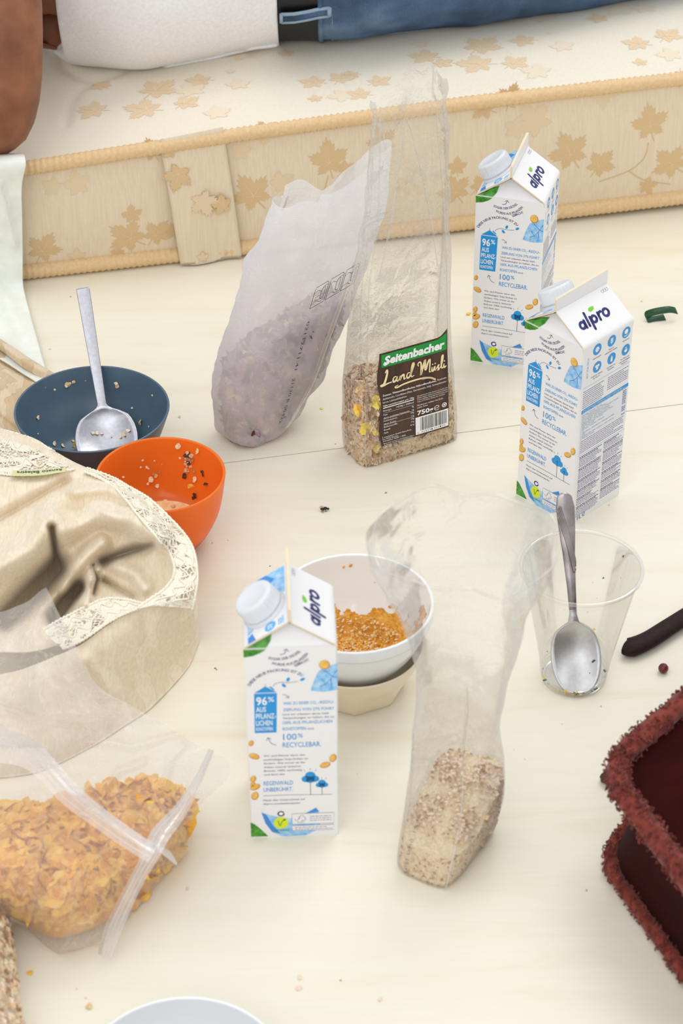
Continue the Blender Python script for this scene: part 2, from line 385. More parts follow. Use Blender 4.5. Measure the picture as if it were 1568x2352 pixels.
class Print:
    """flat print laid on a surface through mapf(u, v, lift)"""
    def __init__(s, mb, mapf): s.mb = mb; s.map = mapf; s.l = .00012
    def poly(s, pts, key, lift=0):
        s.mb.add([s.map(u, v, s.l+lift*.00003) for u, v in pts], [tuple(range(len(pts)))], key, False)
    def mesh(s, v, f, key, lift=0):
        if len(v): s.mb.add([s.map(a, b, s.l+lift*.00003) for a, b in v], f, key, False)
    def rect(s, x0, y0, x1, y1, key, lift=0, n=1):
        for i in range(n):
            a = x0+(x1-x0)*i/n; b = x0+(x1-x0)*(i+1)/n
            s.poly([(a, y0), (b, y0), (b, y1), (a, y1)], key, lift)
    def ell(s, cx, cy, rx, ry, key, rot=0, lift=0, n=24):
        c, q = math.cos(rot), math.sin(rot)
        s.poly([(cx+c*rx*math.cos(a)-q*ry*math.sin(a), cy+q*rx*math.cos(a)+c*ry*math.sin(a)) for a in [2*pi*k/n for k in range(n)]], key, lift)
    def stroke(s, pts, wd, key, lift=0, taper=None, smooth=0):
        pts = np.array(pts, float)
        if smooth: pts = crom(pts, smooth)
        n = len(pts); Lf = []; Rf = []
        for i in range(n):
            t = pts[min(i+1, n-1)]-pts[max(i-1, 0)]; t = t/(np.linalg.norm(t)+1e-9); nn = np.array([-t[1], t[0]])
            wv = wd/2*(taper(i/(n-1)) if taper else 1); Lf.append(pts[i]+nn*wv); Rf.append(pts[i]-nn*wv)
        v = Lf+Rf; s.mesh(v, [(i, n+i, n+i+1, i+1) for i in range(n-1)], key, lift)
        if not taper:
            for e in (0, n-1): s.ell(pts[e][0], pts[e][1], wd/2, wd/2, key, 0, lift, 10)
    def text(s, t, x, y, h, key, width=None, bold=.0, lift=1, shear=0, rot=0, align='L', warp=None):
        """h: cap height (mm), width: total width"""
        v, f = text2d(t, bold)
        if not len(v): return
        v = v.copy(); x0, x1 = v[:, 0].min(), v[:, 0].max()
        ys = h/.729; v[:, 0] -= x0; L_ = x1-x0
        sx = (width/L_) if width else ys
        v = v*[sx, ys]; L_ *= sx
        if align == 'C': v[:, 0] -= L_/2
        if align == 'R': v[:, 0] -= L_
        v[:, 0] += shear*v[:, 1]
        if warp: v = np.array([warp(a, b) for a, b in v])
        else:
            c, q = math.cos(rot), math.sin(rot); v = np.stack([x+c*v[:, 0]-q*v[:, 1], y+q*v[:, 0]+c*v[:, 1]], 1)
        s.mesh(v, f, key, lift)
    def arc(s, t, p0, pm, p1, h, key, bold=.0):
        """text on an arc through three points"""
        (ax, ay), (bx, by), (cx, cy) = p0, pm, p1
        d = 2*(ax*(by-cy)+bx*(cy-ay)+cx*(ay-by))
        ux = ((ax*ax+ay*ay)*(by-cy)+(bx*bx+by*by)*(cy-ay)+(cx*cx+cy*cy)*(ay-by))/d
        uy = ((ax*ax+ay*ay)*(cx-bx)+(bx*bx+by*by)*(ax-cx)+(cx*cx+cy*cy)*(bx-ax))/d
        R_ = math.hypot(ax-ux, ay-uy); a0 = math.atan2(ay-uy, ax-ux); a1 = math.atan2(cy-uy, cx-ux)
        am = math.atan2(by-uy, bx-ux)
        up = 1 if by > uy else -1
        if up > 0:
            if a1 > a0: a1 -= 2*pi
        else:
            if a1 < a0: a1 += 2*pi
        Lr = abs(a1-a0)*R_
        def wf(a, b):
            th = a0+(a1-a0)*a/Lr; rr = R_+up*b
            return (ux+rr*math.cos(th), uy+rr*math.sin(th))
        s.text(t, 0, 0, h, key, Lr, bold, 1, 0, 0, 'L', wf)
    def lines(s, x0, x1, y, n, dy, h, key, lift=1, ragged=.25):
        """small print too fine to read in the photograph: rows of word-long dashes"""
        for k in range(n):
            x = x0; e = x1-(random.random()*ragged*(x1-x0) if random.random() < .5 else 0)
            while x < e:
                wd = random.uniform(1.2, 4.0); b = min(x+wd, e); s.rect(x, y-k*dy, b, y-k*dy+h, key, lift); x = b+.6
    def paras(s, txts, x, y, h, dy, key, wtot=None, bold=0):
        for k, t in enumerate(txts):
            if t: s.text(t, x, y-k*dy, h, key, wtot[k] if isinstance(wtot, (list, tuple)) else None, bold)

# ------------------------------------------------------------------ flakes
def flake_tpl(seed, n=9, th=.16, curl=.25, crimp=.2, oval=.8):
    r = np.random.default_rng(seed); v = []
    for k in range(n):
        a = 2*pi*k/n; q = 1+r.uniform(-.22, .12); x, y = q*math.cos(a), q*oval*math.sin(a)
        v.append((x, y, curl*(x*x-.3)+r.uniform(-crimp, crimp)))
    v.append((0, 0, th+r.uniform(-.05, .05))); v.append((0, 0, -th))
    f = [(k, (k+1) % n, n) for k in range(n)]+[((k+1) % n, k, n+1) for k in range(n)]
    return np.array(v), f
OATS = [flake_tpl(i) for i in range(6)]
CORN = [flake_tpl(20+i, 11, .08, .5, .3, .85) for i in range(6)]
BITS = [flake_tpl(40+i, 6, .35, .1, .3, .7) for i in range(4)]
def put_flake(mb, tpl, p, size, key, nrm=None, tilt=.5):
    v, f = tpl
    z = np.array(nrm if nrm is not None else (0, 0, 1.), float)+RNG.normal(0, tilt, 3)*.6; z /= np.linalg.norm(z)
    a = RNG.normal(0, 1, 3); x = np.cross(a, z); x /= np.linalg.norm(x)+1e-9; y = np.cross(z, x)
    mb.add(np.array(p)+size*(v[:, :1]*x+v[:, 1:2]*y+v[:, 2:3]*z), f, key, False)

# ------------------------------------------------------------------ floor: plywood sheets meeting in a fine seam
def build_floor():
    a, b = G(560, 1058), G(1568, 928)
    d = (b-a)/np.linalg.norm(b-a); n = np.array([-d[1], d[0], 0])
    mb = MB(); g = .0006
    def slab(t0, t1):
        pts = [a+d*s+n*t for s, t in ((-3, t0), (3, t0), (3, t1), (-3, t1))]
        top = [(p[0], p[1], 0) for p in pts]; bot = [(p[0], p[1], -.012) for p in pts]
        mb.add(top+bot, [(0, 1, 2, 3), (0, 4, 5, 1), (1, 5, 6, 2), (2, 6, 7, 3), (3, 7, 4, 0), (7, 6, 5, 4)], 'floor', False)
    slab(-2.0, -g); slab(g, 2.2)
    lo = [a+d*s+n*t for s, t in ((-3, -2), (3, -2), (3, 2.2), (-3, 2.2))]
    mb.add([(p[0], p[1], -.0125) for p in lo], [(0, 1, 2, 3)], 'seam', False)
    o = mb.build('floor'); tagm(o, 'pale birch plywood floor sheets with a thin seam', None, None, 'structure')
build_floor()

# ------------------------------------------------------------------ mattress
MA = math.radians(11.46); MD = np.array([math.cos(MA), math.sin(MA), 0]); MN = np.array([-math.sin(MA), math.cos(MA), 0])
MO = np.array([-.351, 2.134, 0])
def ztop(s): return float(np.interp(s, [-.5, 0, .25, .5, .8, 1.5], [.140, .142, .158, .168, .173, .173]))
def m_side(s, z, lift=0):
    zt = ztop(s)-.014; v = min(max((z-.014)/(zt-.014), 0), 1)
    bul = .006*math.sin(pi*v)+.0015*math.sin(s*23)*math.sin(pi*v)
    return MO+MD*s-MN*(bul+lift)+np.array([0, 0, z])
GRV = []
def m_top(s, t, lift=0):
    z = ztop(s)+.003*math.sin(s*9+1)*math.sin(t*14)+.004*min(1, t/.08)
    z -= .014*math.exp(-(((s-.0)/.10)**2+((t-.05)/.08)**2))
    if GRV and s < .3:
        for ln in GRV: z -= .0035*math.exp(-(float(seg_dist(np.array([[s, t]]), ln)[0])/.005)**2)
    return MO+MD*s+MN*t+np.array([0, 0, z+lift])
def inv_top(px, py):
    z = .16
    for _ in range(4):
        p = G(px, py, z); s = float((p-MO) @ MD); z = ztop(s)+.002
    return s, float((p-MO) @ MN)
def inv_side(px, py):
    d = FW+(px-784)/FPX*RT-(py-1176)/FPX*UP
    t = ((MO-CP) @ MN-.004)/(d @ MN); p = CP+t*d
    return float((p-MO) @ MD), float(p[2])
for ln in ([(140, 130), (150, 165), (185, 188), (235, 188), (285, 172)], [(150, 280), (160, 245), (180, 215), (215, 195)]):
    GRV.append([inv_top(*p) for p in ln])
def leaf_pts(n=5):
    """five-lobed serrated vine leaf, unit size, stem at -y"""
    pts = []; lobes = [(-130, .62), (-62, .86), (0, 1.0), (62, .86), (130, .62)]
    for i, (a, r) in enumerate(lobes):
        for k, (da, q) in enumerate([(-28, .58), (-22, .82), (-16, .72), (-10, .94), (-5, .84), (0, 1.10), (5, .84), (10, .94), (16, .72), (22, .82), (28, .58)]):
            th = math.radians(a+da); pts.append((r*q*math.sin(th), r*q*math.cos(th)))
    pts.append((.12, -.30)); pts.append((-.12, -.30))
    return pts
LP = leaf_pts()
def leaf(mb, mapf, cx, cy, size, rot, key, vein, sy=1.0, lift=.0002, stem=0):
    r = math.radians(rot); c, q = math.cos(r), math.sin(r)
    T = lambda x, y: (cx+size*(c*x-q*y), cy+sy*size*(q*x+c*y))
    pts = [T(x, y) for x, y in LP]; n = len(pts)
    mid = [T(.55*x, .55*y) for x, y in LP]
    V = [mapf(*p, lift) for p in pts]+[mapf(*p, lift) for p in mid]+[mapf(*T(0, 0), lift)]
    F = [(i, (i+1) % n, n+(i+1) % n, n+i) for i in range(n)]+[(n+i, n+(i+1) % n, 2*n) for i in range(n)]
    mb.add(V, F, key, False)
    if vein:
        for a, l in [(-125, .5), (-60, .75), (0, .9), (60, .75), (125, .5)]:
            th = math.radians(a); e = (l*math.sin(th), l*math.cos(th)); w_ = .022
            px_, py_ = math.cos(th)*w_, -math.sin(th)*w_
            mb.add([mapf(*T(-px_, -py_), lift*2), mapf(*T(px_, py_), lift*2), mapf(*T(e[0], e[1]), lift*2)], [(0, 1, 2)], vein, False)
        if stem:
            mb.add([mapf(*T(-.03, -.2), lift), mapf(*T(.03, -.2), lift), mapf(*T(.1, -stem), lift), mapf(*T(.05, -stem), lift)], [(0, 1, 2, 3)], key, False)

mat_o = empty('mattress', tuple(MO), 'cream single mattress with woven leaf pattern and ribbed piping on the floor', 'mattress')
def put(mb, name, parent, **k):
    """parts are modelled in world space and hung under their thing"""
    o = mb.build(name, parent, **k); o.matrix_parent_inverse = Matrix.Translation(-Vector(parent.location)) if parent.rotation_euler.z == 0 else parent.matrix_basis.inverted()
    return o
mb = MB(); S = np.linspace(-.45, 1.15, 90)
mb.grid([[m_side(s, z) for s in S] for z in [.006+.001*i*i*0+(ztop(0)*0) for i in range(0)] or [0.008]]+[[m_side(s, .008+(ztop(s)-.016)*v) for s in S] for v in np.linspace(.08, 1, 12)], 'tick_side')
bk = [[MO+MD*s+MN*.9+np.array([0, 0, z]) for s in S] for z in (.008, .165)]
mb.grid(bk, 'tick_side', flip=True)
for s in (-.45, 1.15):
    mb.grid([[MO+MD*s+MN*t+np.array([0, 0, z]) for t in (0, .3, .6, .9)] for z in (.008, ztop(s))], 'tick_side', flip=(s > 0))
mb.grid([[MO+MD*s+MN*t+np.array([0, 0, .008]) for s in (-.45, 1.15)] for t in (0, .9)], 'tick_side')
SIDE = [(352, 352, 30, 20, 1), (303, 495, 25, 5, 1), (300, 548, 46, 50, 1), (357, 541, 36, -40, 1), (275, 584, 18, 70, 1), (97, 577, 42, -30, 1), (398, 536, 22, 10, 1),
        (582, 449, 50, 30, 1), (755, 372, 46, 5, 1), (790, 390, 24, -60, 1), (1117, 253, 33, 60, 1), (1172, 231, 34, -20, 1), (1493, 290, 46, 10, 1), (1308, 352, 50, 25, 1),
        (1373, 380, 38, -40, 1), (1544, 379, 46, 45, 1), (1049, 387, 25, 0, 1), (1046, 442, 42, 25, 1), (1100, 430, 30, -50, 1), (1483, 430, 26, -80, 1), (560, 350, 26, 60, 0),
        (178, 428, 32, 10, 0), (125, 431, 24, 60, 0), (178, 594, 22, 0, 0), (1232, 283, 45, 40, 0), (1182, 300, 30, -20, 0), (1388, 206, 40, 180, 0), (612, 300, 34, 170, 0), (1564, 178, 24, 180, 1), (640, 420, 30, -60, 0), (880, 330, 36, 20, 1), (930, 430, 30, -30, 0)]
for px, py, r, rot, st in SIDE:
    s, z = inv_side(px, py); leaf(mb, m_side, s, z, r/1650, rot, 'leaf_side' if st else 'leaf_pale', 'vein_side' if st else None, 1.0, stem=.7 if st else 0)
def vine(pts, wpx, key, inv, mf):
    q = [inv(*p) for p in pts]; q = crom(q, 16); v = []; wv = wpx/2150
    for i, p in enumerate(q):
        t = q[min(i+1, 15)]-q[max(i-1, 0)]; t /= np.linalg.norm(t); n = np.array([-t[1], t[0]])
        v += [mf(*(p+n*wv), .0003), mf(*(p-n*wv), .0003)]
    mb.add(v, [(2*i, 2*i+1, 2*i+3, 2*i+2) for i in range(15)], key, False)
vine([(1488, 327), (1478, 362), (1443, 392), (1375, 417)], 1.3, 'leaf_side', inv_side, m_side)
vine([(1443, 392), (1480, 415), (1540, 425)], 1.3, 'leaf_side', inv_side, m_side)
vine([(752, 400), (740, 440), (715, 470)], 1.3, 'leaf_side', inv_side, m_side)
put(mb, 'side_panel', mat_o)
mb = MB()
T_ = np.concatenate([np.linspace(-.004, .36, 56), np.linspace(.40, .9, 6)]); S2 = np.concatenate([np.linspace(-.45, -.1, 8), np.linspace(-.08, .32, 90), np.linspace(.35, 1.15, 20)])
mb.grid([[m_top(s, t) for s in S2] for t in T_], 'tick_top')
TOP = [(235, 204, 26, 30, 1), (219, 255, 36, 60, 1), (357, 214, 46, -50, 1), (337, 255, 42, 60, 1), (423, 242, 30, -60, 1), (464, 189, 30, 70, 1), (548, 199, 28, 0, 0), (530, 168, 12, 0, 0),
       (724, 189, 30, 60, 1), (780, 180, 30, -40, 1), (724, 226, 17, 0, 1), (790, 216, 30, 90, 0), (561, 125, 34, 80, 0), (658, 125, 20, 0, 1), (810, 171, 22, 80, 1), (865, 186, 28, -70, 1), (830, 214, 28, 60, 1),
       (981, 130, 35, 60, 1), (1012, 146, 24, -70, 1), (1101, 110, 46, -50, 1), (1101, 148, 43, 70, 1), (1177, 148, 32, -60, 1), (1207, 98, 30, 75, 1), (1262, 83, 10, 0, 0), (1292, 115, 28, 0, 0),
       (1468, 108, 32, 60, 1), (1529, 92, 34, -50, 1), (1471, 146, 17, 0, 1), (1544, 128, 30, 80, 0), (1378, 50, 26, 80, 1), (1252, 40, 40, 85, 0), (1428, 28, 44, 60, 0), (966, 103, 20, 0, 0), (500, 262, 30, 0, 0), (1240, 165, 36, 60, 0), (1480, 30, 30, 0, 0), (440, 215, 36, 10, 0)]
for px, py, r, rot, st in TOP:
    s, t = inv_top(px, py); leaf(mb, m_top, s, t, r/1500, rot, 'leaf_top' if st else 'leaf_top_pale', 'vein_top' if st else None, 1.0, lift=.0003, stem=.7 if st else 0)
put(mb, 'top_panel', mat_o)
def piping(name, rows, r, rib):
    mb = MB(); P = []; n = 900
    Sx = np.linspace(-.45, 1.15, n)
    for i, s in enumerate(Sx):
        c = rows(s); rr = r*(1+.07*math.sin(2*pi*s/rib))
        P.append([c-MN*rr*math.cos(a)+np.array([0, 0, rr*math.sin(a)]) for a in [2*pi*k/12 for k in range(12)]])
    mb.grid(P, 'piping', True)
    # row of stitches along the lower seam of the piping
    for i in range(0, 900, 2):
        s = Sx[i]; c = rows(s)-MN*(r*.45)+np.array([0, 0, -r*.88])
        a = c-MD*.0005; b = c+MD*.0005
        mb.add([a, b, b+np.array([0, 0, .0016]), a+np.array([0, 0, .0016])], [(0, 1, 2, 3)], 'stitch', False)
    return mb
put(piping('p', lambda s: MO+MD*s-MN*.002+np.array([0, 0, ztop(s)-.007]), .0078, .0024), 'piping', mat_o)
put(piping('p', lambda s: MO+MD*s-MN*.001+np.array([0, 0, .0095+.006*float(np.interp(s, [0, .5, .9], [0, .3, 1.0]))]), .0088, .0024), 'piping', mat_o)
# loose fabric strap hanging over the side, torn at its lower end
mb = MB(); tl, tr = inv_side(366, 322), inv_side(512, 292); bl, br = inv_side(415, 618), inv_side(556, 603)
rows = []
for i in range(24):
    v = i/23; row = []
    for j in range(16):
        u = j/15; s = (tl[0]*(1-u)+tr[0]*u)*(1-v)+(bl[0]*(1-u)+br[0]*u)*v; z = (tl[1]*(1-u)+tr[1]*u)*(1-v)+(bl[1]*(1-u)+br[1]*u)*v
        if i == 23: z += random.uniform(-.002, .002)
        z = max(z, .003)
        row.append(m_side(s, z, .004+.008*v+.003*math.sin(u*6)*v))
    rows.append(row)
mb.grid(rows, 'tick_side', flip=True)
def m_strap(s, z, lift=0): return m_side(s, z, .0062+.008*min(max((.14-z)/.13, 0), 1)+lift)
for px, py, r, rot, st in [(408, 393, 34, 160, 1), (510, 459, 26, 80, 1), (462, 450, 34, 200, 0), (462, 582, 14, 0, 0), (392, 345, 20, 60, 1)]:
    s, z = inv_side(px, py); leaf(mb, m_strap, s, z, r/1650, rot, 'leaf_side' if st else 'leaf_pale', 'vein_side' if st else None)
put(mb, 'hanging_strap', mat_o, solid=.0012)

# ------------------------------------------------------------------ person lying on the mattress
def tangent(px, py, r, zc):
    d = FW+(px-784)/FPX*RT-(py-1176)/FPX*UP; ang = math.atan2(-d[2], d[1])
    yc = (r+(CH-zc)*math.cos(ang))/math.sin(ang); return np.array([d[0]/d[1]*yc, yc, zc])
def secs(lst, lift=0):
    out = []
    for px, py, r in lst:
        z0 = ztop(float((G(px, py, .165)-MO) @ MD))
        out.append((tangent(px, py, r, z0+.004+r*.93), r+lift))
    return out
def sleeve(mb, sec, key, n=40, seg=48, wr=.002, wsc=14, slant0=0., flat=1.0, endcap=False):
    C_ = crom([np.array([*c, r]) for c, r in sec], n); P = []
    for i, q in enumerate(C_):
        row = []
        k = max(0, 1-i/(n*.25))*slant0
        for j in range(seg):
            a = 2*pi*j/seg; y, z = q[3]*math.cos(a), q[3]*flat*math.sin(a)
            p = np.array([q[0]+k*(z+q[3]), q[1]+y, q[2]+z]); m_ = wr*fbm(p, wsc)
            row.append(p+np.array([0, m_*math.cos(a), m_*math.sin(a)]))
        P.append(row)
    mb.grid(P, key, True)
    if endcap: mb.cap(P[0], key, True); mb.cap(P[-1], key)
    return P
SH = [(108, 104, .122), (150, 128, .128), (210, 142, .132), (340, 150, .132), (450, 131, .124), (560, 109, .118), (644, 92, .120)]
BE = [(625, 93, .112), (660, 91, .113), (700, 90, .113), (740, 90, .114), (775, 90, .114)]
JE = [(738, 91, .120), (790, 90, .122), (860, 82, .120), (1000, 66, .102), (1200, 40, .092), (1400, 6, .084), (1600, -32, .072), (1900, -90, .062)]
person = empty('person', (-.05, 2.42, .165), 'person lying on the mattress in a white t-shirt, black belt and blue jeans', 'person')
bs = secs(SH); js = secs(JE)
# body: one continuous skin surface
def body():
    c = {k: v[0] for k, v in zip('abcdefg', bs)}; J = [q[0] for q in js]
    V = []; Rr = []; E_ = []
    def v(p, r, link=None):
        V.append(tuple(p)); Rr.append(r)
        if link is not None: E_.append((link, len(V)-1))
        return len(V)-1
    pel = v(J[1], .098); wa = v(bs[5][0], .092, pel); mid = v(bs[3][0], .108, wa); che = v(bs[1][0]+np.array([.01, 0, 0]), .105, mid)
    che = v(bs[0][0]+np.array([-.012, .0, .012]), .104, che); v(Yp(112, 8, 2.385), .05, v(Yp(120, 45, 2.40), .045, che)); up = v((-.41, 2.375, .35), .082, che); nk = v((-.485, 2.37, .405), .05, up); h1 = v((-.545, 2.355, .44), .070, nk); h2 = v((-.60, 2.345, .455), .078, h1); h3 = v((-.665, 2.34, .46), .06, h2)
    sh = v((-.378, 2.26, .385), .064, up); ua = v((-.357, 2.19, .33), .054, sh); u2 = v((-.352, 2.148, .26), .050, ua); el = v((-.352, 2.132, .186), .047, u2)
    fa = v((-.44, 2.165, .182), .040, el); f2 = v((-.56, 2.21, .178), .030, fa); wr = v((-.64, 2.24, .178), .024, f2); pa = v((-.70, 2.26, .175), .028, wr)
    for k in range(4): a = v((-.745, 2.235+.018*k, .172), .0095, pa); v((-.785+.006*abs(k-1.5), 2.235+.02*k, .165), .0085, a)
    t_ = v((-.70, 2.215, .17), .011, pa); v((-.73, 2.195, .165), .010, t_)
    s2 = v((-.41, 2.47, .36), .06, up); b2 = v((-.36, 2.56, .27), .045, s2); b3 = v((-.28, 2.60, .215), .038, b2); b4 = v((-.38, 2.66, .20), .03, b3); v((-.46, 2.68, .195), .028, b4)
    prev = pel
    for k, q in enumerate(J[2:]): prev = v(q+np.array([0, 0, 0]), [.088, .072, .064, .056, .048, .038][k], prev)
    v(prev*0+0 if False else J[-1]+np.array([.08, .02, .01]), .03, prev)
    prev = pel
    for k, q in enumerate(J[2:]): prev = v(q+np.array([0, .14, .02]), [.088, .072, .064, .056, .048, .038][k], prev)
    me = bpy.data.meshes.new('body'); me.from_pydata(V, E_, [])
    o = bpy.data.objects.new('body_src', me); COL.objects.link(o)
    md = o.modifiers.new('skin', 'SKIN'); md.use_smooth_shade = True
    for i, r in enumerate(Rr): me.skin_vertices[0].data[i].radius = (r, r)
    me.skin_vertices[0].data[0].use_root = True
    o.modifiers.new('sub', 'SUBSURF').levels = 2
    dg = bpy.context.evaluated_depsgraph_get(); dg.update()
    me2 = bpy.data.meshes.new_from_object(o.evaluated_get(dg))
    bpy.data.objects.remove(o)
    me2.name = 'body'; me2.materials.clear(); me2.materials.append(M['skin'])
    for p in me2.polygons: p.use_smooth = True
    o = bpy.data.objects.new('body', me2); COL.objects.link(o); o.parent = person; o.matrix_parent_inverse = Matrix.Translation(-Vector(person.location))
body()
mb = MB(); hp = []
for i in range(9):
    ph = pi*i/8*.62; hp.append([(-.628-.088*math.cos(ph), 2.35+.092*math.sin(ph)*math.cos(a)+.01, .462+.092*math.sin(ph)*math.sin(a)+.004*math.sin(a*9)) for a in [2*pi*k/24 for k in range(24)]])
mb.grid(hp, 'hair', True); put(mb, 'hair', person)
mb = MB(); P = sleeve(mb, secs(SH, .004), 'shirt', 60, 64, .0035, 11, 1.05)
mb.tube([np.array(p) for p in P[0]], .0035, 'shirt', 6, True)
for jj in (34, 35):
    pass
mb.tube([np.array(P[i][int(46-i*.06)])+np.array([0, -.0015, 0]) for i in range(2, 59)], .0022, 'shirt', 5)
put(mb, 't_shirt', person, solid=.0015)
mb = MB(); sleeve(mb, secs(BE), 'belt', 10, 48, .0005); put(mb, 'belt', person, solid=.003)
mb = MB(); P = sleeve(mb, secs(JE), 'denim', 90, 56, .005, 13)
mb.tube([np.array(p) for p in P[0]], .003, 'denim', 6, True)
mb.tube([np.array(p)+np.array([.012, 0, 0]) for p in P[1]], .0008, 'denim_edge', 4, True)
mb.tube([np.array(P[i][40])+np.array([0, -.001, -.001]) for i in range(3, 89)], .0022, 'denim', 5)
mb.tube([np.array(P[i][39])+np.array([0, -.0005, -.001]) for i in range(3, 89)], .0007, 'denim_edge', 4)
P2 = sleeve(mb, [(c+np.array([0, .14, .02]), r*.95) for c, r in secs(JE)], 'denim', 50, 40, .005, 13)
put(mb, 'jeans', person)
# belt loop across the belt
mb = MB(); cc, rr = secs(BE)[2]
def on_cyl(px, py, r_, c_):
    d = FW+(px-784)/FPX*RT-(py-1176)/FPX*UP; a = d[1]**2+d[2]**2; o_ = CP-c_; b = 2*(d[1]*o_[1]+d[2]*o_[2]); c = o_[1]**2+o_[2]**2-r_*r_
    return CP+(-b-math.sqrt(max(b*b-4*a*c, 0)))/(2*a)*d
rows = [[on_cyl(px, py+dy, rr+.007, cc) for px, py in ((646, 42), (675, 41), (705, 36), (732, 30), (756, 27))] for dy in (-9, 0, 9)]
mb.grid(rows, 'denim')
for k in (0, 2): mb.tube(rows[k], .0012, 'denim_edge', 5)
mb.tube([rows[0][0], rows[1][0], rows[2][0]], .0015, 'denim_edge', 5); mb.tube([rows[0][-1], rows[1][-1], rows[2][-1]], .0018, 'denim_edge', 5)
put(mb, 'belt_loop', person, solid=.002)

# ------------------------------------------------------------------ pale sheet hanging over the mattress
mb = MB(); X = (-160, -90, -30, 20)
def r(py, z, xr, skew=0): return [(x, py+skew*(x-20)/100, z) for x in X]+[(xr, py+skew*(xr-20)/100, z)]
rows = [r(352, .160, 50), r(361, .167, 57), r(385, .160, 59), r(430, .134, 50), r(500, .094, 51), r(570, .055, 52), r(625, .026, 52), r(660, .010, 54), r(700, .006, 66, 20), r(770, .006, 92, 45), r(838, .006, 120, 62)]
P, _ = cloth(mb, rows, 34, 90, 'sheet', folds=[([(0, 420), (15, 470), (35, 560)], 7, .004), ([(-20, 640), (20, 700), (60, 790)], 16, .004)], wr=.0015, wsc=18)
sh = put(mb, 'draped_sheet', bpy.data.objects.new('x', None) if False else empty('bed_sheet', (-.36, 2.05, 0), 'pale greenish white cotton sheet hanging over the mattress corner onto the floor', 'sheet'), solid=.0012)
mb = MB()
rows = [[(-160, 745, .012), (-60, 748, .012), (0, 779, .010), (60, 819, .010), (121, 857, .008)],
        [(-160, 757, .018), (-60, 760, .018), (0, 790, .017), (58, 830, .016), (124, 866, .010)],
        [(-160, 770, .012), (-60, 775, .012), (0, 803, .010), (52, 842, .009), (100, 873, .004)]]
cloth(mb, rows, 40, 12, 'tan_damask', wr=.001, wsc=40)
put(mb, 'tan_hem', sh.parent, solid=.0015)
mb = MB()
rows = [[(-160, 770, .006), (-60, 778, .006), (0, 803, .005), (50, 838, .005), (100, 870, .003)],
        [(-160, 850, .02), (-60, 850, .02), (0, 868, .016), (40, 880, .012), (80, 892, .003)],
        [(-160, 930, .03), (-60, 930, .03), (0, 930, .022), (35, 935, .016), (58, 935, .003)],
        [(-160, 985, .034), (-60, 990, .03), (0, 985, .025), (40, 985, .018), (66, 985, .003)],
        [(-160, 1040, .03), (-60, 1040, .03), (0, 1035, .02), (60, 1035, .012), (100, 1035, .003)]]
cloth(mb, rows, 50, 60, 'tan_damask', folds=[([(0, 830), (50, 860), (90, 880)], 7, -.008), ([(-60, 900), (10, 890), (60, 960)], 14, .006), ([(0, 960), (50, 1000)], 9, -.006)], wr=.003, wsc=25)
tagm(mb.build('damask_cloth', solid=.0014), 'tan patterned cloth lying flat on the floor behind the blue bowl', 'cloth')

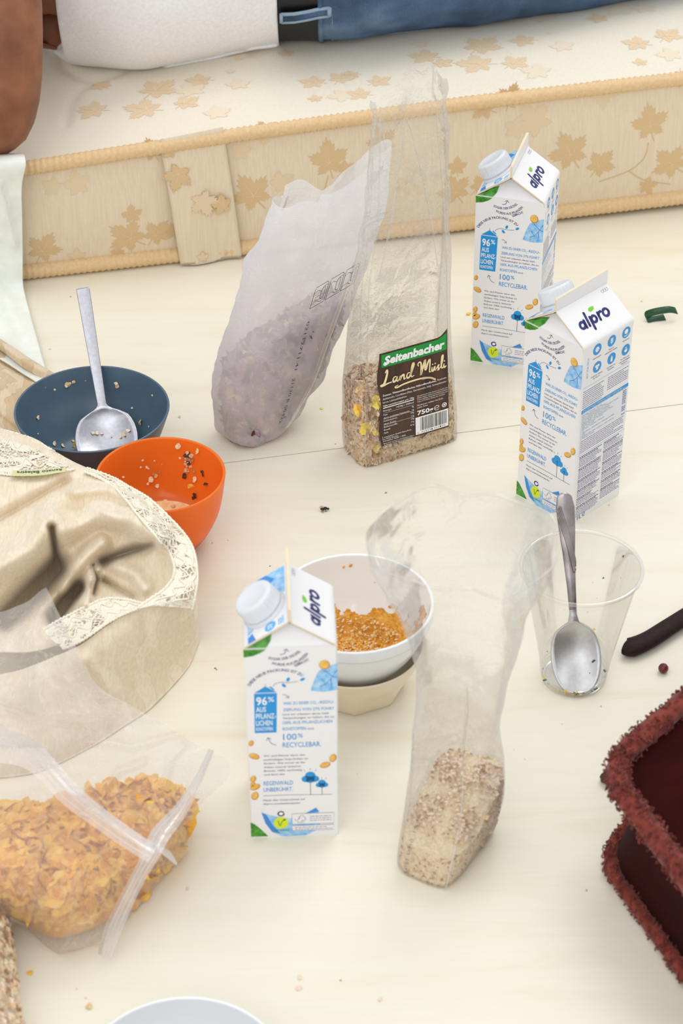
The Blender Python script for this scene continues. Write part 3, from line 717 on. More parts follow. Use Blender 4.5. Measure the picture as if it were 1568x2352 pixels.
# ------------------------------------------------------------------ drink cartons
HB, HR, HW = .196, .219, .035
def build_carton(root):
    mb = MB(); h = HW; c = .0012; mm = .001
    ring = [(-h+c, -h), (h-c, -h), (h, -h+c), (h, h-c), (h-c, h), (-h+c, h), (-h, h-c), (-h, -h+c)]
    low = [(x, y, 0) for x, y in ring]; top = [(x, y, HB-.002) for x, y in ring]; e = [(x*.985, y if abs(y) < h-.0001 else y, HB) for x, y in ring]
    mb.grid([low, top, e], 'carton', True, smooth=False)
    mb.add(low, [tuple(range(8))[::-1]], 'carton', False)
    # roof panels with a rounded eave and a raw cut edge at either end
    for sg in (1, -1):
        prof = [(h-.0002, HB-.004), (h, HB-.001), (h-.0012, HB+.0012), (h-.0034, HB+.0028), (.0028, HR-.0006), (.0012, HR+.0012)]
        pin = [(x-.0009, z-.0011) for x, z in prof]
        P = [[(sg*x, y, z) for y in (-h, -h+.002, 0, h)] for x, z in prof]; Q = [[(sg*x, y, z) for y in (-h, h)] for x, z in pin]
        mb.grid(P, 'carton', flip=(sg < 0)); mb.grid(Q, 'carton', flip=(sg > 0), smooth=False)
        for y in (-h, h):
            E1 = [(sg*x, y, z) for x, z in prof]; E2 = [(sg*x, y, z) for x, z in pin]
            mb.grid([E1, E2], 'kraft', smooth=False)
    # folded-in gable triangles at both ends
    for sy in (-1, 1):
        A, B, Pk, Rg = (-h+.001, sy*h, HB-.001), (h-.001, sy*h, HB-.001), (0, sy*(h-.019), HR-.004), (0, sy*(h-.0003), HR-.001)
        mb.add([A, B, Pk, Rg], [(0, 1, 2), (0, 2, 3), (1, 3, 2)] if sy < 0 else [(1, 0, 2), (0, 3, 2), (1, 2, 3)], 'carton', False)
    # top fin: two plies with kraft cut edges
    zt = [.2325, .2345, .2375]
    ys = [-h, 0, h]
    for sg in (1, -1):
        mb.add([(sg*.0011, -h, HR), (sg*.0011, h, HR), (sg*.0011, h, .2345), (sg*.0011, -h+.0015, .2328), (sg*.0011, -h, .2312)], [(0, 1, 2, 3, 4) if sg > 0 else (4, 3, 2, 1, 0)], 'carton', False)
    q = [(-h, HR), (-h, .2312), (-h+.0015, .2328), (h, .2345), (h, HR)]
    for (y0, z0), (y1, z1) in zip(q[:-1], q[1:]): mb.add([(-.0011, y0, z0), (.0011, y0, z0), (.0011, y1, z1), (-.0011, y1, z1)], [(0, 1, 2, 3)], 'kraft', False)
    # ---- print, front face (u from its left edge, v up, in mm)
    F = Print(mb, lambda u, v, l: (-h+u*mm, -h-l, v*mm)); K = 'navy'
    F.arc('DIESE NEUE PACKUNG IST ZU', (4.3, 158.8), (23, 172.2), (43, 166.6), 2.7, K, .012)
    F.arc('SOGAR DER DECKEL', (18.2, 185.0), (31, 183.8), (43, 191.2), 2.6, K, .012)
    F.arc('WURDE AUS PFLANZEN', (20.4, 179.8), (35.5, 178.6), (48.4, 188.6), 2.6, K, .012)
    F.text('GEMACHT', 38.2, 176.2, 2.6, K, 12.5, .012, rot=.5)
    F.stroke([(27.4, 188.8), (30.5, 189.6), (32.2, 193.6)], .5, K, smooth=8); F.stroke([(30, 192.6), (32.2, 193.9), (33.9, 191.7)], .5, K)
    F.poly([(6.9, 151.0), (24.1, 151.0), (22.9, 111.2), (6.3, 111.2)], 'blue'); F.poly([(7.2, 151.8), (24, 151.8), (15.5, 158.0)], 'blue'); F.stroke([(15.5, 157.5), (15.5, 160.4)], .25, K)
    F.poly([(18.3, 157.2), (19.3, 158), (22.6, 154.6), (21.6, 153.9)], 'blue')
    F.text('96', 8.3, 139.6, 8.2, 'white', 8.2, .02); F.text('%', 17.2, 142.6, 5.0, 'white', 4.6, .01)
    F.text('AUS', 7.9, 132.6, 5.2, 'white', 7.6, .015); F.text('PFLANZ-', 7.6, 125.8, 5.2, 'white', 15.2, .015); F.text('LICHEN', 7.5, 118.9, 5.2, 'white', 12.6, .015); F.text('ROHSTOFFEN', 7.4, 113.5, 3.6, 'white', 12.8, .01)
    F.stroke([(21.2, 157.8), (23, 160.2), (27.2, 161.6), (33, 161.0), (40.2, 161.9)], .35, K, smooth=16)
    for x, y, a in ((32.8, 164.1, 1.2), (29.5, 158.4, 2.2), (43.6, 163.8, .6)): F.ell(x, y, 2.1, 1.25, 'blue', a)
    F.stroke([(28.3, 149.2), (31, 148.6), (32.8, 145.9)], .4, K, smooth=8); F.stroke([(30.6, 146.2), (32.8, 145.6), (33.1, 147.9)], .4, K)
    F.text('WAS ZU EINER CO', 28.6, 139.0, 3.0, 'blue', 24.6, .004); F.text('2', 53.4, 138.2, 1.6, 'blue'); F.text('-REDU-', 55.0, 139.0, 3.0, 'blue', 12.4, .004)
    F.text('ZIERUNG VON 27% FÜHRT', 28.4, 132.5, 3.0, 'blue', 38.8, .004)
    F.text('Und wir arbeiten daran bald', 27.9, 128.3, 2.0, K, 34.8); F.text('Verpackungen zu haben, die zu', 27.9, 124.6, 2.0, K, 39)
    F.text('100% AUS PFLANZLICHEN', 27.8, 119.3, 3.2, 'blue', 37.8, .004); F.text('ROHSTOFFEN', 27.7, 113.0, 3.2, 'blue', 17.6, .004); F.text('sind.', 46.4, 113.2, 2.0, K, 5.4)
    F.text('100', 27.8, 103.2, 6.6, 'blue', 10.4, .006); F.text('%', 39, 105.4, 4.2, 'blue', 4.0, .004)
    F.text('RECYCLEBAR.', 27.3, 95.5, 5.2, 'blue', 29.6, .004)
    F.stroke([(22.2, 98.3), (18.6, 100.2), (16.2, 106)], .45, K, smooth=10); F.stroke([(15, 103.4), (16.0, 106.2), (18.4, 104.6)], .45, K)
    F.paras(['Wir sind Pionier darin den', 'nachhaltigen Soja-Anbau zu', 'fördern. Wie immer ist der', 'Anbau unserer leckeren', 'Bohnen 100% nachhaltig', 'und lässt den'], 12.3, 86.3, 1.9, 3.92, K, [31.8, 34, 32, 28.5, 29.4, 16])
    F.text('REGENWALD', 11.7, 56.2, 4.5, 'blue', 22.8, .004); F.text('UNBERÜHRT.', 11.4, 49.4, 4.5, 'blue', 22.8, .004)
    F.stroke([(11.4, 45), (30, 45.2), (64.4, 44.2)], .35, K)
    def tree(x, y, r_, y0):
        for dx, dy, q in ((0, .45, .72), (-.62, -.2, .6), (.62, -.2, .6), (0, -.35, .6)): F.ell(x+dx*r_, y+dy*r_, q*r_, q*r_, 'blue')
        F.stroke([(x, y0), (x, y+.1*r_)], .4, K, 1); F.stroke([(x-1.2, y-.25*r_), (x, y+.12*r_), (x+1.2, y-.25*r_)], .4, K, 1)
        for a in (-.5, 0, .5): F.stroke([(x+1.45*r_*math.sin(a), y+1.45*r_*math.cos(a)), (x+1.8*r_*math.sin(a), y+1.8*r_*math.cos(a))], .3, K)
    tree(48.0, 62.6, 5.6, 45); tree(57.0, 55.5, 4.0, 44.6)
    F.text('Mach den Unterschied auf', 10.9, 39.3, 1.9, K, 32.6); F.text('Alpro.com/betterpacks', 10.7, 35.4, 1.9, K, 29)
    for x, y, a, g_ in ((5.2, 87.3, -.5, 1), (1.6, 101, -1.2, .7), (1.9, 63.5, -.5, .8), (5.0, 54.8, .6, 1), (2.2, 45.4, -.8, 1), (2.0, 57.6, -.3, .7), (59.7, 75.8, .45, 1), (66.3, 82.7, -.5, .95)):
        rx = 4.4*g_; F.ell(min(max(x, .1+rx), 69.9-rx), y, rx, 2.9*g_, 'bean_d', a if .1+rx < x < 69.9-rx else 1.35, 1); F.ell(min(max(x, .1+rx), 69.9-rx)-.3, y+.4, rx*.86, 2.3*g_, 'bean', a if .1+rx < x < 69.9-rx else 1.35, 2)
    F.poly([(55.6, 171), (57.5, 172.8), (62, 175.5), (69.9, 178.6), (69.9, 152.6), (66, 151.6), (60, 150.8), (54, 151.4), (49.6, 152.4), (50.6, 157), (52.8, 164)], 'water1')
    F.stroke([(60.5, 171.5), (66, 166), (69.8, 164.5)], .7, 'water2', 1); F.stroke([(58, 163.5), (61, 158.6), (64.8, 163.5), (69.5, 171.8)], .6, 'water2', 1); F.stroke([(61, 158.6), (57, 156.5)], .8, 'water2', 1); F.stroke([(64.8, 163.5), (65.4, 156.6)], .8, 'water2', 1)
    F.ell(60.2, 177.4, 4.1, 4.6, 'bean_d', .2, 2); F.ell(59.9, 177.9, 3.5, 4.0, 'bean', .2, 3)
    F.poly([(9, 27.4), (14, 24.8), (20, 22.4), (26, 20.4), (32, 19.8), (42, 23.8), (52, 30.5), (54.6, 23), (55, 8), (44, .6), (24, .4), (17, 5.6), (12, 15)], 'water1')
    F.poly([(9, 27.4), (13, 24.6), (18, 12), (24, 3), (17, 5.6), (12, 15)], 'water2', 1); F.poly([(44, 24.8), (52, 30.3), (54.5, 26), (49, 25)], 'water2', 1)
    F.ell(24.4, 25.2, 3.6, 3.6, 'white', 0, 2); F.stroke([(24.4+2.3*math.cos(a), 25.2+2.3*math.sin(a)) for a in np.linspace(.6, 3.4, 9)], 1.3, K, 3); F.stroke([(24.4+2.3*math.cos(a), 25.2+2.3*math.sin(a)) for a in np.linspace(3.9, 6.2, 9)], 1.3, K, 3)
    F.ell(24.2, 15.2, 5.8, 6.3, 'lime', 0, 2); F.stroke([(22, 17.6), (23.4, 12), (25, 16.6), (27.2, 18.6)], .7, 'pgreen', 3, smooth=12); F.ell(27, 18.4, 1.3, .8, 'pgreen', .5, 3)
    F.text('VEGAN', 18.4, 6.2, 2.0, 'pgreen', 11.6, .02, lift=3)
    def frame(x0, y0, x1, y1): F.poly([(x0, y0), (x1, y0), (x1, y1), (x0, y1)], 'carton', 2); F.stroke([(x0, y0), (x1, y0), (x1, y1), (x0, y1), (x0, y0)], .35, 'pgrey', 3)
    frame(33, 13.2, 66, 24.6); frame(33, 6.2, 66, 11.6)
    F.stroke([(35, 18.6), (36.8, 16.6), (39.2, 20.4)], .4, 'pgrey', 4); F.stroke([(38.2, 19.6), (40.6, 23.2), (43.6, 19.2), (42.8, 17.0), (40.8, 17.4), (40.8, 16)], .4, 'pgrey', 4, smooth=14)
    F.text('FSC', 37.4, 14.2, 1.6, 'pgrey', 5.4, lift=4); F.lines(47, 64, 21, 3, 2.2, .6, 'pgrey', 4); F.lines(35, 64.5, 9.4, 2, 2.0, .5, 'pgrey', 4)
    F.poly([(.2, 1.0), (.2, 16.8), (3.5, 14.5), (8, 9), (13.8, 1.0)], 'pgreen', 1); F.stroke([(1, 4), (6.5, 8.5)], .3, 'pgreen2', 2)
    F.poly([(.2, 187), (.2, 194.4), (17, 194.4), (13, 191), (7, 188.2)], 'pgreen', 1)
    # leaf carries on over the folded gable panel
    gx = lambda u, t, l: (-h+u*mm, -h+.019*(t/22.)-l*2.5, HB-.001+.019*(t/22.)+l*2.5)
    Gp = Print(mb, gx); Gp.poly([(1.4, .2), (17, .2), (20.5, 4.5), (21.8, 10.5), (16.6, 8.6), (11, 6.4)], 'pgreen', 1); Gp.stroke([(3, .4), (12, 4), (19, 8)], .3, 'pgreen2', 2)
    # ---- right face
    R_ = Print(mb, lambda u, v, l: (h+l, -h+u*mm, v*mm))
    for k, (x, y) in enumerate(((19.3, 187), (39.4, 187), (59.7, 187), (20.9, 167.6), (41, 167.6), (61, 167.9))):
        R_.ell(x, y, 5.8, 5.8, 'blue')
        if k == 0: R_.ell(x, y, 2.9, 2.9, 'white', 0, 1, 6); R_.text('Ca', x, y-1, 2, 'blue', 2.6, lift=2, align='C')
        elif k == 1:
            R_.stroke([(x, y-3.6), (x, y+3)], .4, 'white', 1)
            for dy in (-1.4, .4, 2.2): R_.ell(x-1, y+dy, 1.1, .6, 'white', -.7, 1); R_.ell(x+1, y+dy, 1.1, .6, 'white', .7, 1)
        elif k == 2: R_.ell(x, y+1, 2.5, 2.5, 'white', 0, 1); R_.stroke([(x-2.6, y-3), (x, y-3.6), (x+2.6, y-2.4)], .9, 'white', 1)
        elif k == 3:
            for dx, dy in ((-1.5, 1.2), (1.5, 1.2), (0, -1.5)): R_.ell(x+dx, y+dy, 1.5, 1.5, 'white', 0, 1)
        elif k == 4: R_.rect(x-1.3, y-3.4, x+1.3, y+1, 'white', 1); R_.rect(x-.6, y+1, x+.6, y+3, 'white', 1)
        else: R_.ell(x, y-.6, 2, 2, 'white', 0, 1); R_.poly([(x-1.6, y+.6), (x+1.6, y+.6), (x, y+3.4)], 'white', 1)
    def lab(x, y, ts):
        for k, t in enumerate(ts): R_.text(t, x, y-k*2.6, 1.5, K, None, .006, align='C')
    lab(19.6, 177.8, ['Calciumquelle']); lab(39.6, 178.2, ['Reich an', 'pflanzlichem Protein']); lab(60, 178.2, ['Zuckerarm'])
    lab(20.8, 158.6, ['Quelle von Vitamin', 'B2, B12, D']); lab(41, 158.6, ['Von Natur aus', 'laktosefrei']); lab(60.4, 158.8, ['Von Natur aus', 'arm an gesättigten', 'Fettsäuren'])
    R_.text('GUT FÜR DICH', 8.6, 161, 2.4, 'lblue', 21.6, .0, rot=pi/2)
    R_.rect(3.4, 151.5, 69, 151.8, 'lblue'); R_.lines(3.8, 33, 147.3, 9, 2.15, .7, 'pgrey'); R_.lines(38, 67, 147.2, 7, 2.15, .7, 'pgrey')
    R_.poly([(3.1, 123.9), (66, 123.9), (69.2, 125), (69.2, 128.4), (6, 128.4), (3.1, 127.4)], 'blue')
    R_.text('Durchschnittliche Nährwerte / Valeurs nutritionnelles', 5.4, 126.3, 1.3, 'white', 55); R_.text('moyennes / Valori nutrizionali medi', 5.4, 124.4, 1.3, 'white', 38); R_.text('pro / pour / per 100 ml', 66.6, 124.4, 1.3, 'white', 19, align='R')
    y = 121.4
    for t, v_ in (('Energie / Énergie / Energia', 1), ('Fett / Matières grasses / Grassi', 1), ('davon: gesättigte Fettsäuren / acides gras saturés', 1), ('Kohlenhydrate / Glucides / Carboidrati', 1), ('davon: Zucker / dont sucres / zuccheri', 1), ('Ballaststoffe / Fibres alimentaires / Fibre', 1), ('Eiweiß / Protéines / Proteine', 1), ('Salz / Sel / Sale', 1), ('Vitamine / Vitamines / Vitamine', 0), ('• D', 1), ('• Riboflavin / Riboflavine / Riboflavina (B2)', 1), ('• B12', 1), ('Mineralstoffe / Sels minéraux / Sali minerali', 0), ('• Calcium / Calcio', 1)):
        R_.text(t, 5.0, y, 1.25, 'pgrey', min(1.02*len(t), 52)); y -= 2.0
        if v_: R_.lines(62, 67, y+2.0, 1, 2, 1.0, 'pgrey', ragged=0)
        R_.rect(4.5, y+1.5, 68.4, y+1.62, 'lblue')
    R_.lines(5, 66, 92.4, 7, 2.1, .7, 'pgrey'); R_.rect(3.8, 77.0, 69.2, 77.25, 'lblue'); R_.rect(3.8, 77, 4.05, 124, 'lblue'); R_.rect(69, 86, 69.2, 124, 'lblue')
    for x0, x1 in ((4.6, 36.4), (39.4, 67.6)):
        y = 74.5
        while y > 10.5:
            R_.lines(x0, x1, y, 2, 1.75, .85, 'navy', ragged=.4); y -= 3.6
            k = random.choice((3, 4, 5)); R_.lines(x0, x1, y, k, 1.75, .62, 'pgrey', ragged=.3); y -= k*1.75+.8
    R_.text('1L', 7.3, 2.4, 4.4, K, 5.8); R_.stroke([(15.0, 4.6), (18.2, 4.8), (18.0, 6.2), (16.4, 6.8), (14.9, 5.6), (14.9, 3.8), (16.4, 2.6), (18.2, 3.2)], .5, K, smooth=20)
    # ---- roof panel with the wordmark
    a = np.array([h-.0034, HB+.0028]); b = np.array([.0028, HR-.0006]); L_ = np.linalg.norm(b-a); t_ = (b-a)/L_; nx, nz = -t_[1]*-1, t_[0]*-1
    RF = Print(mb, lambda u, v, l: (a[0]+t_[0]*(v-4.)*mm+nx*l, -h+u*mm, a[1]+t_[1]*(v-4.)*mm+nz*l))
    W_ = 2.7; N_ = 'navy'
    sh_ = lambda pts, x0: [(x0+x+.22*(y_), 14.6+y_) for x, y_ in pts]
    def ring_(cx, cy, rx, ry, x0, a0=0, a1=2*pi): RF.stroke(sh_([(cx+rx*math.cos(q), cy+ry*math.sin(q)) for q in np.linspace(a0, a1, 26)], x0), W_, N_, 1)
    ring_(3.9, 3.9, 3.0, 3.1, 10.6); RF.stroke(sh_([(7.6, 7.4), (7.6, .2)], 10.6), W_, N_, 1)
    RF.stroke(sh_([(11.0, 13.2), (11.0, .2)], 11.2), W_, N_, 1)
    ring_(19.3, 3.9, 3.0, 3.1, 11.0); RF.stroke(sh_([(15.4, 7.4), (15.4, -4.6)], 11.0), W_, N_, 1)
    RF.stroke(sh_([(26.4, 7.4), (26.4, .2)], 10.6), W_, N_, 1); RF.stroke(sh_([(26.4, 4.6), (27.8, 6.8), (30.4, 7.2)], 10.6), W_, N_, 1)
    ring_(36.2, 3.9, 3.5, 3.5, 10.2)
    RF.poly([(31.4, 27.6), (33, 29.6), (36, 29.9), (39.6, 29.4), (38.4, 26.8), (35, 25.6), (32.6, 25.8)], 'logo_green', 1)
    for k in range(3): RF.stroke([(58.5+3*k, 38.4), (58+3*k, 36.5), (59.4+3*k, 35.2), (60.8+3*k, 36.6), (60.2+3*k, 38.4), (59.3+3*k, 37.4)], .25, 'pgrey', 1, smooth=12)
    # ---- roof panel with the spout
    LF = Print(mb, lambda u, v, l: (-(a[0]+t_[0]*(v-4.)*mm+nx*l), -h+u*mm, a[1]+t_[1]*(v-4.)*mm+nz*l))
    LF.poly([(.3, 5), (10, 5), (15, 14), (38, 14), (38, 40.6), (69.6, 40.6), (69.6, 4.6), (.3, 4.6)][::-1], 'water1'); LF.poly([(42, 5), (69.5, 5), (69.5, 22), (60, 30), (50, 20)][::-1], 'water2', 1); LF.poly([(.3, 4.8), (7, 4.8), (10, 9), (.3, 12)], 'water2', 1)
    LF.poly([(.2, 12), (9, 9), (38, 14), (38, 40.8), (.2, 40.8)][::-1], 'carton', 2)
    LF.ell(6.5, 25, 5.0, 5.0, 'lblue', 0, 3); LF.text('25', 4, 23, 4, 'white', 5, .02, lift=4, rot=0); LF.lines(3, 11, 36, 3, 1.8, 1.2, 'lblue', 3)
    body_ = mb.build('carton_body', root)
    # ---- spout collar and screw cap on the left roof
    cen = np.array([-(a[0]*.52+b[0]*.48), -.006, (a[1]*.52+b[1]*.48)]); nrm = Vector((-nx, 0, nz)).normalized()
    q = nrm.to_track_quat('Z', 'Y')
    mb = MB(); mb.lathe([(0, .0), (.0185, .0), (.0185, .0012), (.0165, .0025), (.0155, .004), (0, .004)], 'cap', 48)
    o = mb.build('spout_collar', root); o.location = cen; o.rotation_mode = 'QUATERNION'; o.rotation_quaternion = q
    mb = MB(); kn = lambda an, z: 1+(.014*(1 if math.sin(an*60) > 0 else -1) if .006 < z < .0150 else 0)
    mb.lathe([(.0145, .0035), (.0168, .0035), (.0170, .0058), (.0166, .0062), (.0166, .0110), (.0163, .0148), (.0160, .0160), (.0150, .0170), (.0120, .0172), (.0112, .0168), (0, .0168)], 'cap', 240, fun=kn)
    o = mb.build('screw_cap', root); o.location = cen; o.rotation_mode = 'QUATERNION'; o.rotation_quaternion = q
def copy_tree(o, parent=None):
    c = o.copy(); COL.objects.link(c)
    if parent is not None: c.parent = parent
    for ch in list(o.children): copy_tree(ch, c)
    return c
CARTS = [((.17918, 1.98238, 0), -16.94, 'white drink carton at the back, nearest the mattress, its screw cap facing left'),
         ((-.04016, 1.3000, 0), 2.24, 'upright white drink carton in front of the stacked bowls, nearest the camera'),
         ((.21695, 1.72186, 0), -45.76, 'upright white drink carton turned to show its nutrition table, behind the clear cup')]
c0 = empty('drink_carton', CARTS[0][0], CARTS[0][2], 'carton', math.radians(CARTS[0][1]), 'white drink cartons standing on the floor')
build_carton(c0)
for loc, a, lb in CARTS[1:]:
    c = copy_tree(c0); c.location = loc; c.rotation_euler.z = math.radians(a); c['label'] = lb

# ------------------------------------------------------------------ bowls
def bez(pts, n): return [tuple(q) for q in crom(np.array(pts), n)]
def bowl(root, outer, inner, key_o, key_i, key_r, seg=96, fun=None):
    mb = MB()
    mb.lathe([(0, outer[0][1])]+bez(outer, 22), key_o, seg, fun=fun)
    ro, zo = outer[-1]; ri, zi = inner[0]; rm = (ro+ri)/2; rr = (ro-ri)/2
    mb.lathe([(rm+rr*math.cos(a), zo+rr*.9*math.sin(a)) for a in np.linspace(0, pi, 9)], key_r, seg)
    mb.lathe(bez(inner, 22)+[(0, inner[-1][1])], key_i, seg)
    return mb
def residue(mb, inner, key, mask, lift=.0012, rough=.0012, na=150, nt=60, sc=90, c=(0, 0)):
    """food stuck to the inside of a bowl: faces of the lathed inner wall kept where mask says so"""
    pr = bez(inner+[(0.0005, inner[-1][1])], nt); V = []; F = []; ok = []
    for i, (r_, z) in enumerate(pr):
        for k in range(na):
            a = 2*pi*k/na; p = np.array([r_*math.cos(a), r_*math.sin(a), z]); m_ = mask(p, a, i/(nt-1))
            nn = np.array([-math.cos(a), -math.sin(a), .8]); nn /= np.linalg.norm(nn)
            h = lift*min(1, max(m_, 0)*8)+(rough*abs(fbm(p+np.array([1, 2, 3]), sc*3)) if m_ > 0 else 0)
            V.append(p+nn*h); ok.append(m_ > 0)
    for i in range(nt-1):
        for k in range(na):
            q = (i*na+k, i*na+(k+1) % na, (i+1)*na+(k+1) % na, (i+1)*na+k)
            if all(ok[j] for j in q): F.append(q[::-1])
    mb.add(V, F, key)
bl = empty('bowl', (-.2385, 1.773, 0), 'large slate blue bowl with muesli crumbs, holding the big steel spoon', 'bowl')
bo = [(.030, 0), (.034, .001), (.048, .014), (.064, .040), (.0745, .069)]; bi = [(.0722, .0690), (.0615, .040), (.046, .017), (.030, .0075), (.012, .006)]
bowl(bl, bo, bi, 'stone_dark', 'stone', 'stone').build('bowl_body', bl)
ob = empty('bowl', (-.165, 1.652, 0), 'translucent orange plastic bowl with muesli stuck to its inside', 'bowl')
oo = [(.024, 0), (.028, .0005), (.040, .012), (.053, .040), (.0595, .077)]; oi = [(.0567, .077), (.0525, .046), (.045, .027), (.034, .0175), (.012, .015)]
bowl(ob, oo, oi, 'orange', 'orange', 'orange').build('bowl_body', ob)
mb = MB(); residue(mb, oi, 'porridge', lambda p, a, t: .0395-math.hypot(p[0], p[1])+.004*fbm(p, 70), .002, .0016)
for i in range(26):
    a = random.uniform(0, 2*pi); r_ = .034*math.sqrt(random.random()); put_flake(mb, random.choice(OATS), (r_*math.cos(a), r_*math.sin(a), .0185), random.uniform(.0018, .0032), random.choice(['oat', 'oat2', 'bran']), tilt=.3)
o = mb.build('oat_residue'); o.location = (-.165, 1.652, 0); tagm(o, 'puddle of soaked oats and milk at the bottom of the orange bowl', 'food', kind='stuff')
# stacked bowls
wb = empty('bowl', (.010, 1.448, 0), 'round white glazed bowl with dried curry, stacked on the beige bowl', 'bowl')
wo = [(.026, .022), (.034, .024), (.050, .044), (.0605, .066), (.0640, .0785), (.0665, .0795), (.0670, .0895)]; wi = [(.0640, .0895), (.0605, .070), (.050, .046), (.034, .030), (.015, .0275)]
bowl(wb, wo, wi, 'white_glaze', 'white_glaze', 'white_glaze').build('bowl_body', wb)
mb = MB()
def cm(p, a, t):
    edge = .056+.007*math.cos(a+1.6)
    return edge-math.hypot(p[0], p[1])+.007*fbm(p, 34, 5)+.002*fbm(p, 220, 2)
residue(mb, wi, 'curry', cm, .0012, .0022, 420, 190)
for i in range(1100):
    a = random.uniform(0, 2*pi); r_ = .042*math.sqrt(random.random()); put_flake(mb, random.choice(BITS), (r_*math.cos(a), r_*math.sin(a), .0290+.75*max(0, r_-.026)), random.uniform(.0009, .0020), random.choice(['curry_pale', 'curry_pale', 'curry', 'oat']), tilt=.8)
for px, py, s_ in ((805, 1297, 6), (789, 1301, 4), (903, 1390, 9), (910, 1394, 7), (897, 1392, 7), (860, 1336, 2)):
    pr_w = np.array(bez(wi, 60)); d = FW+(px-784)/FPX*RT-(py-1176)/FPX*UP
    for t in np.linspace((.0895-CH)/d[2], (.0895-CH)/d[2]+.2, 600):
        p = CP+t*d
        if math.hypot(p[0]-.010, p[1]-1.448) >= float(np.interp(p[2], pr_w[::-1, 1], pr_w[::-1, 0])): put_flake(mb, random.choice(BITS), (p[0]-.010, p[1]-1.448-.001, p[2]), s_*1.83/FPX, 'curry', (0, -1, .4), .3); break
o = mb.build('curry_residue'); o.location = (.010, 1.448, 0); tagm(o, 'dried orange curry and rice left inside the white bowl', 'food', kind='stuff')
bb = empty('bowl', (.010, 1.448, 0), 'beige bowl with a faceted foot, underneath the white bowl', 'bowl')
def fac(a, z):
    m_ = (a % (pi/4))-pi/8; k = math.cos(pi/8)/math.cos(m_); t = min(max((.031-z)/.012, 0), 1); return 1*(1-t)+(k+.035)*t
bbo = [(.036, 0), (.0405, .001), (.0475, .016), (.0545, .032), (.0595, .046)]; bbi = [(.0572, .046), (.052, .034), (.042, .018), (.030, .009), (.012, .007)]
bowl(bb, bbo, bbi, 'beige_glaze', 'beige_glaze', 'beige_glaze', 128, fac).build('bowl_body', bb)
pb = empty('bowl', (-.111, .985, 0), 'white bowl with muesli bits, cut off by the bottom edge of the photo', 'bowl')
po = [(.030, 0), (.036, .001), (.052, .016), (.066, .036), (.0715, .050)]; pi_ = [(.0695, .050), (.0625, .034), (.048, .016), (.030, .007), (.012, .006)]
bowl(pb, po, pi_, 'white_glaze', 'shaded_glaze', 'white_glaze').build('bowl_body', pb)

# loose flakes: one small thing each
def bit(name, p, size, tpl, key, label, cat, group, nrm=None, tilt=.25):
    mb = MB(); put_flake(mb, tpl, (0, 0, 0), size, key, nrm, tilt)
    o = mb.build(name); zmin = min(v[2] for v in mb.v)
    if nrm is None: o.location = (p[0], p[1], p[2]-zmin+.0001)
    else: o.location = p
    return tagm(o, label, cat, group)
def on_wall(prof, c, a, t):
    pr = np.array(bez(prof, 60)); q = pr[int(t*59)]; return (c[0]+(q[0]-.0012)*math.cos(a), c[1]+(q[0]-.0012)*math.sin(a), q[1]+.0006), (-math.cos(a), -math.sin(a), .8)
BLC = (-.2385, 1.773); ORC = (-.165, 1.652)
def in_bowl(px, py, prof, c):
    """where the line of sight through a flake meets the inner wall of a bowl"""
    pr = np.array(bez(prof, 60)); d = FW+(px-784)/FPX*RT-(py-1176)/FPX*UP; zr = pr[0][1]
    t0 = (zr-CH)/d[2]
    for t in np.linspace(t0, t0+.25, 700):
        p = CP+t*d; r_ = math.hypot(p[0]-c[0], p[1]-c[1]); rw = float(np.interp(p[2], pr[::-1, 1], pr[::-1, 0]))
        if p[2] <= pr[-1][1]+.0005 or r_ >= rw:
            n = np.array([c[0]-p[0], c[1]-p[1], .03]); n /= np.linalg.norm(n); return p+n*.0013, n, float(np.dot(p-CP, FW))
    return None
for px, py, s, k in [(152, 884, 7, 'oat2'), (158, 882, 6, 'oat2'), (168, 877, 5, 'oat2'), (270, 886, 7, 'oat2'), (267, 881, 5, 'oat'), (85, 960, 6, 'oat2'), (186, 990, 8, 'oatp'), (178, 984, 6, 'oat'), (190, 1000, 7, 'oat2'), (324, 971, 9, 'oat2'), (302, 970, 8, 'cornlemon'), (286, 961, 5, 'oat'), (291, 966, 6, 'oatp'),
                     (305, 937, 3, 'oat'), (284, 948, 3, 'oat'), (123, 1020, 7, 'oat'), (143, 1024, 6, 'oat'), (172, 1024, 8, 'cornlemon'), (182, 1009, 5, 'oat2'), (167, 1013, 4, 'oat'), (344, 980, 3, 'oat'), (264, 955, 5, 'oat2'), (124, 895, 3, 'oat2'), (103, 890, 2, 'oat2'), (352, 908, 3, 'oat2'), (196, 874, 2, 'oat2'), (85, 997, 2, 'oat')]:
    h = in_bowl(px, py, bi, BLC)
    if h: bit('oat_flake', h[0], s*h[2]/FPX, random.choice(OATS), k, 'small oat flake or crumb sticking inside the slate blue bowl', 'flake', 'muesli crumbs in the blue bowl', h[1], .4)
OF = [(410, 1024, 8, 'oat'), (454, 1036, 8, 'oat2'), (414, 1052, 4, 'oatp'), (466, 1084, 5, 'raisin'), (468, 1092, 4, 'raisin'), (475, 1112, 7, 'raisin'), (448, 1101, 8, 'oat'), (439, 1117, 9, 'cornlemon'), (449, 1139, 7, 'raisin'), (445, 1144, 5, 'raisin'), (346, 1101, 8, 'oat'), (357, 1093, 6, 'oat2'), (352, 1088, 5, 'bran'),
      (339, 1111, 4, 'oatp'), (361, 1116, 6, 'oatp'), (336, 1073, 4, 'oatp'), (340, 1076, 3, 'oatp'), (322, 1073, 3, 'oatp'), (327, 1057, 3, 'oatp'), (354, 1058, 2, 'oatp'), (372, 1066, 2, 'oatp'), (281, 1096, 3, 'oatp'), (366, 1084, 4, 'bran'), (245, 1058, 2, 'oatp')]
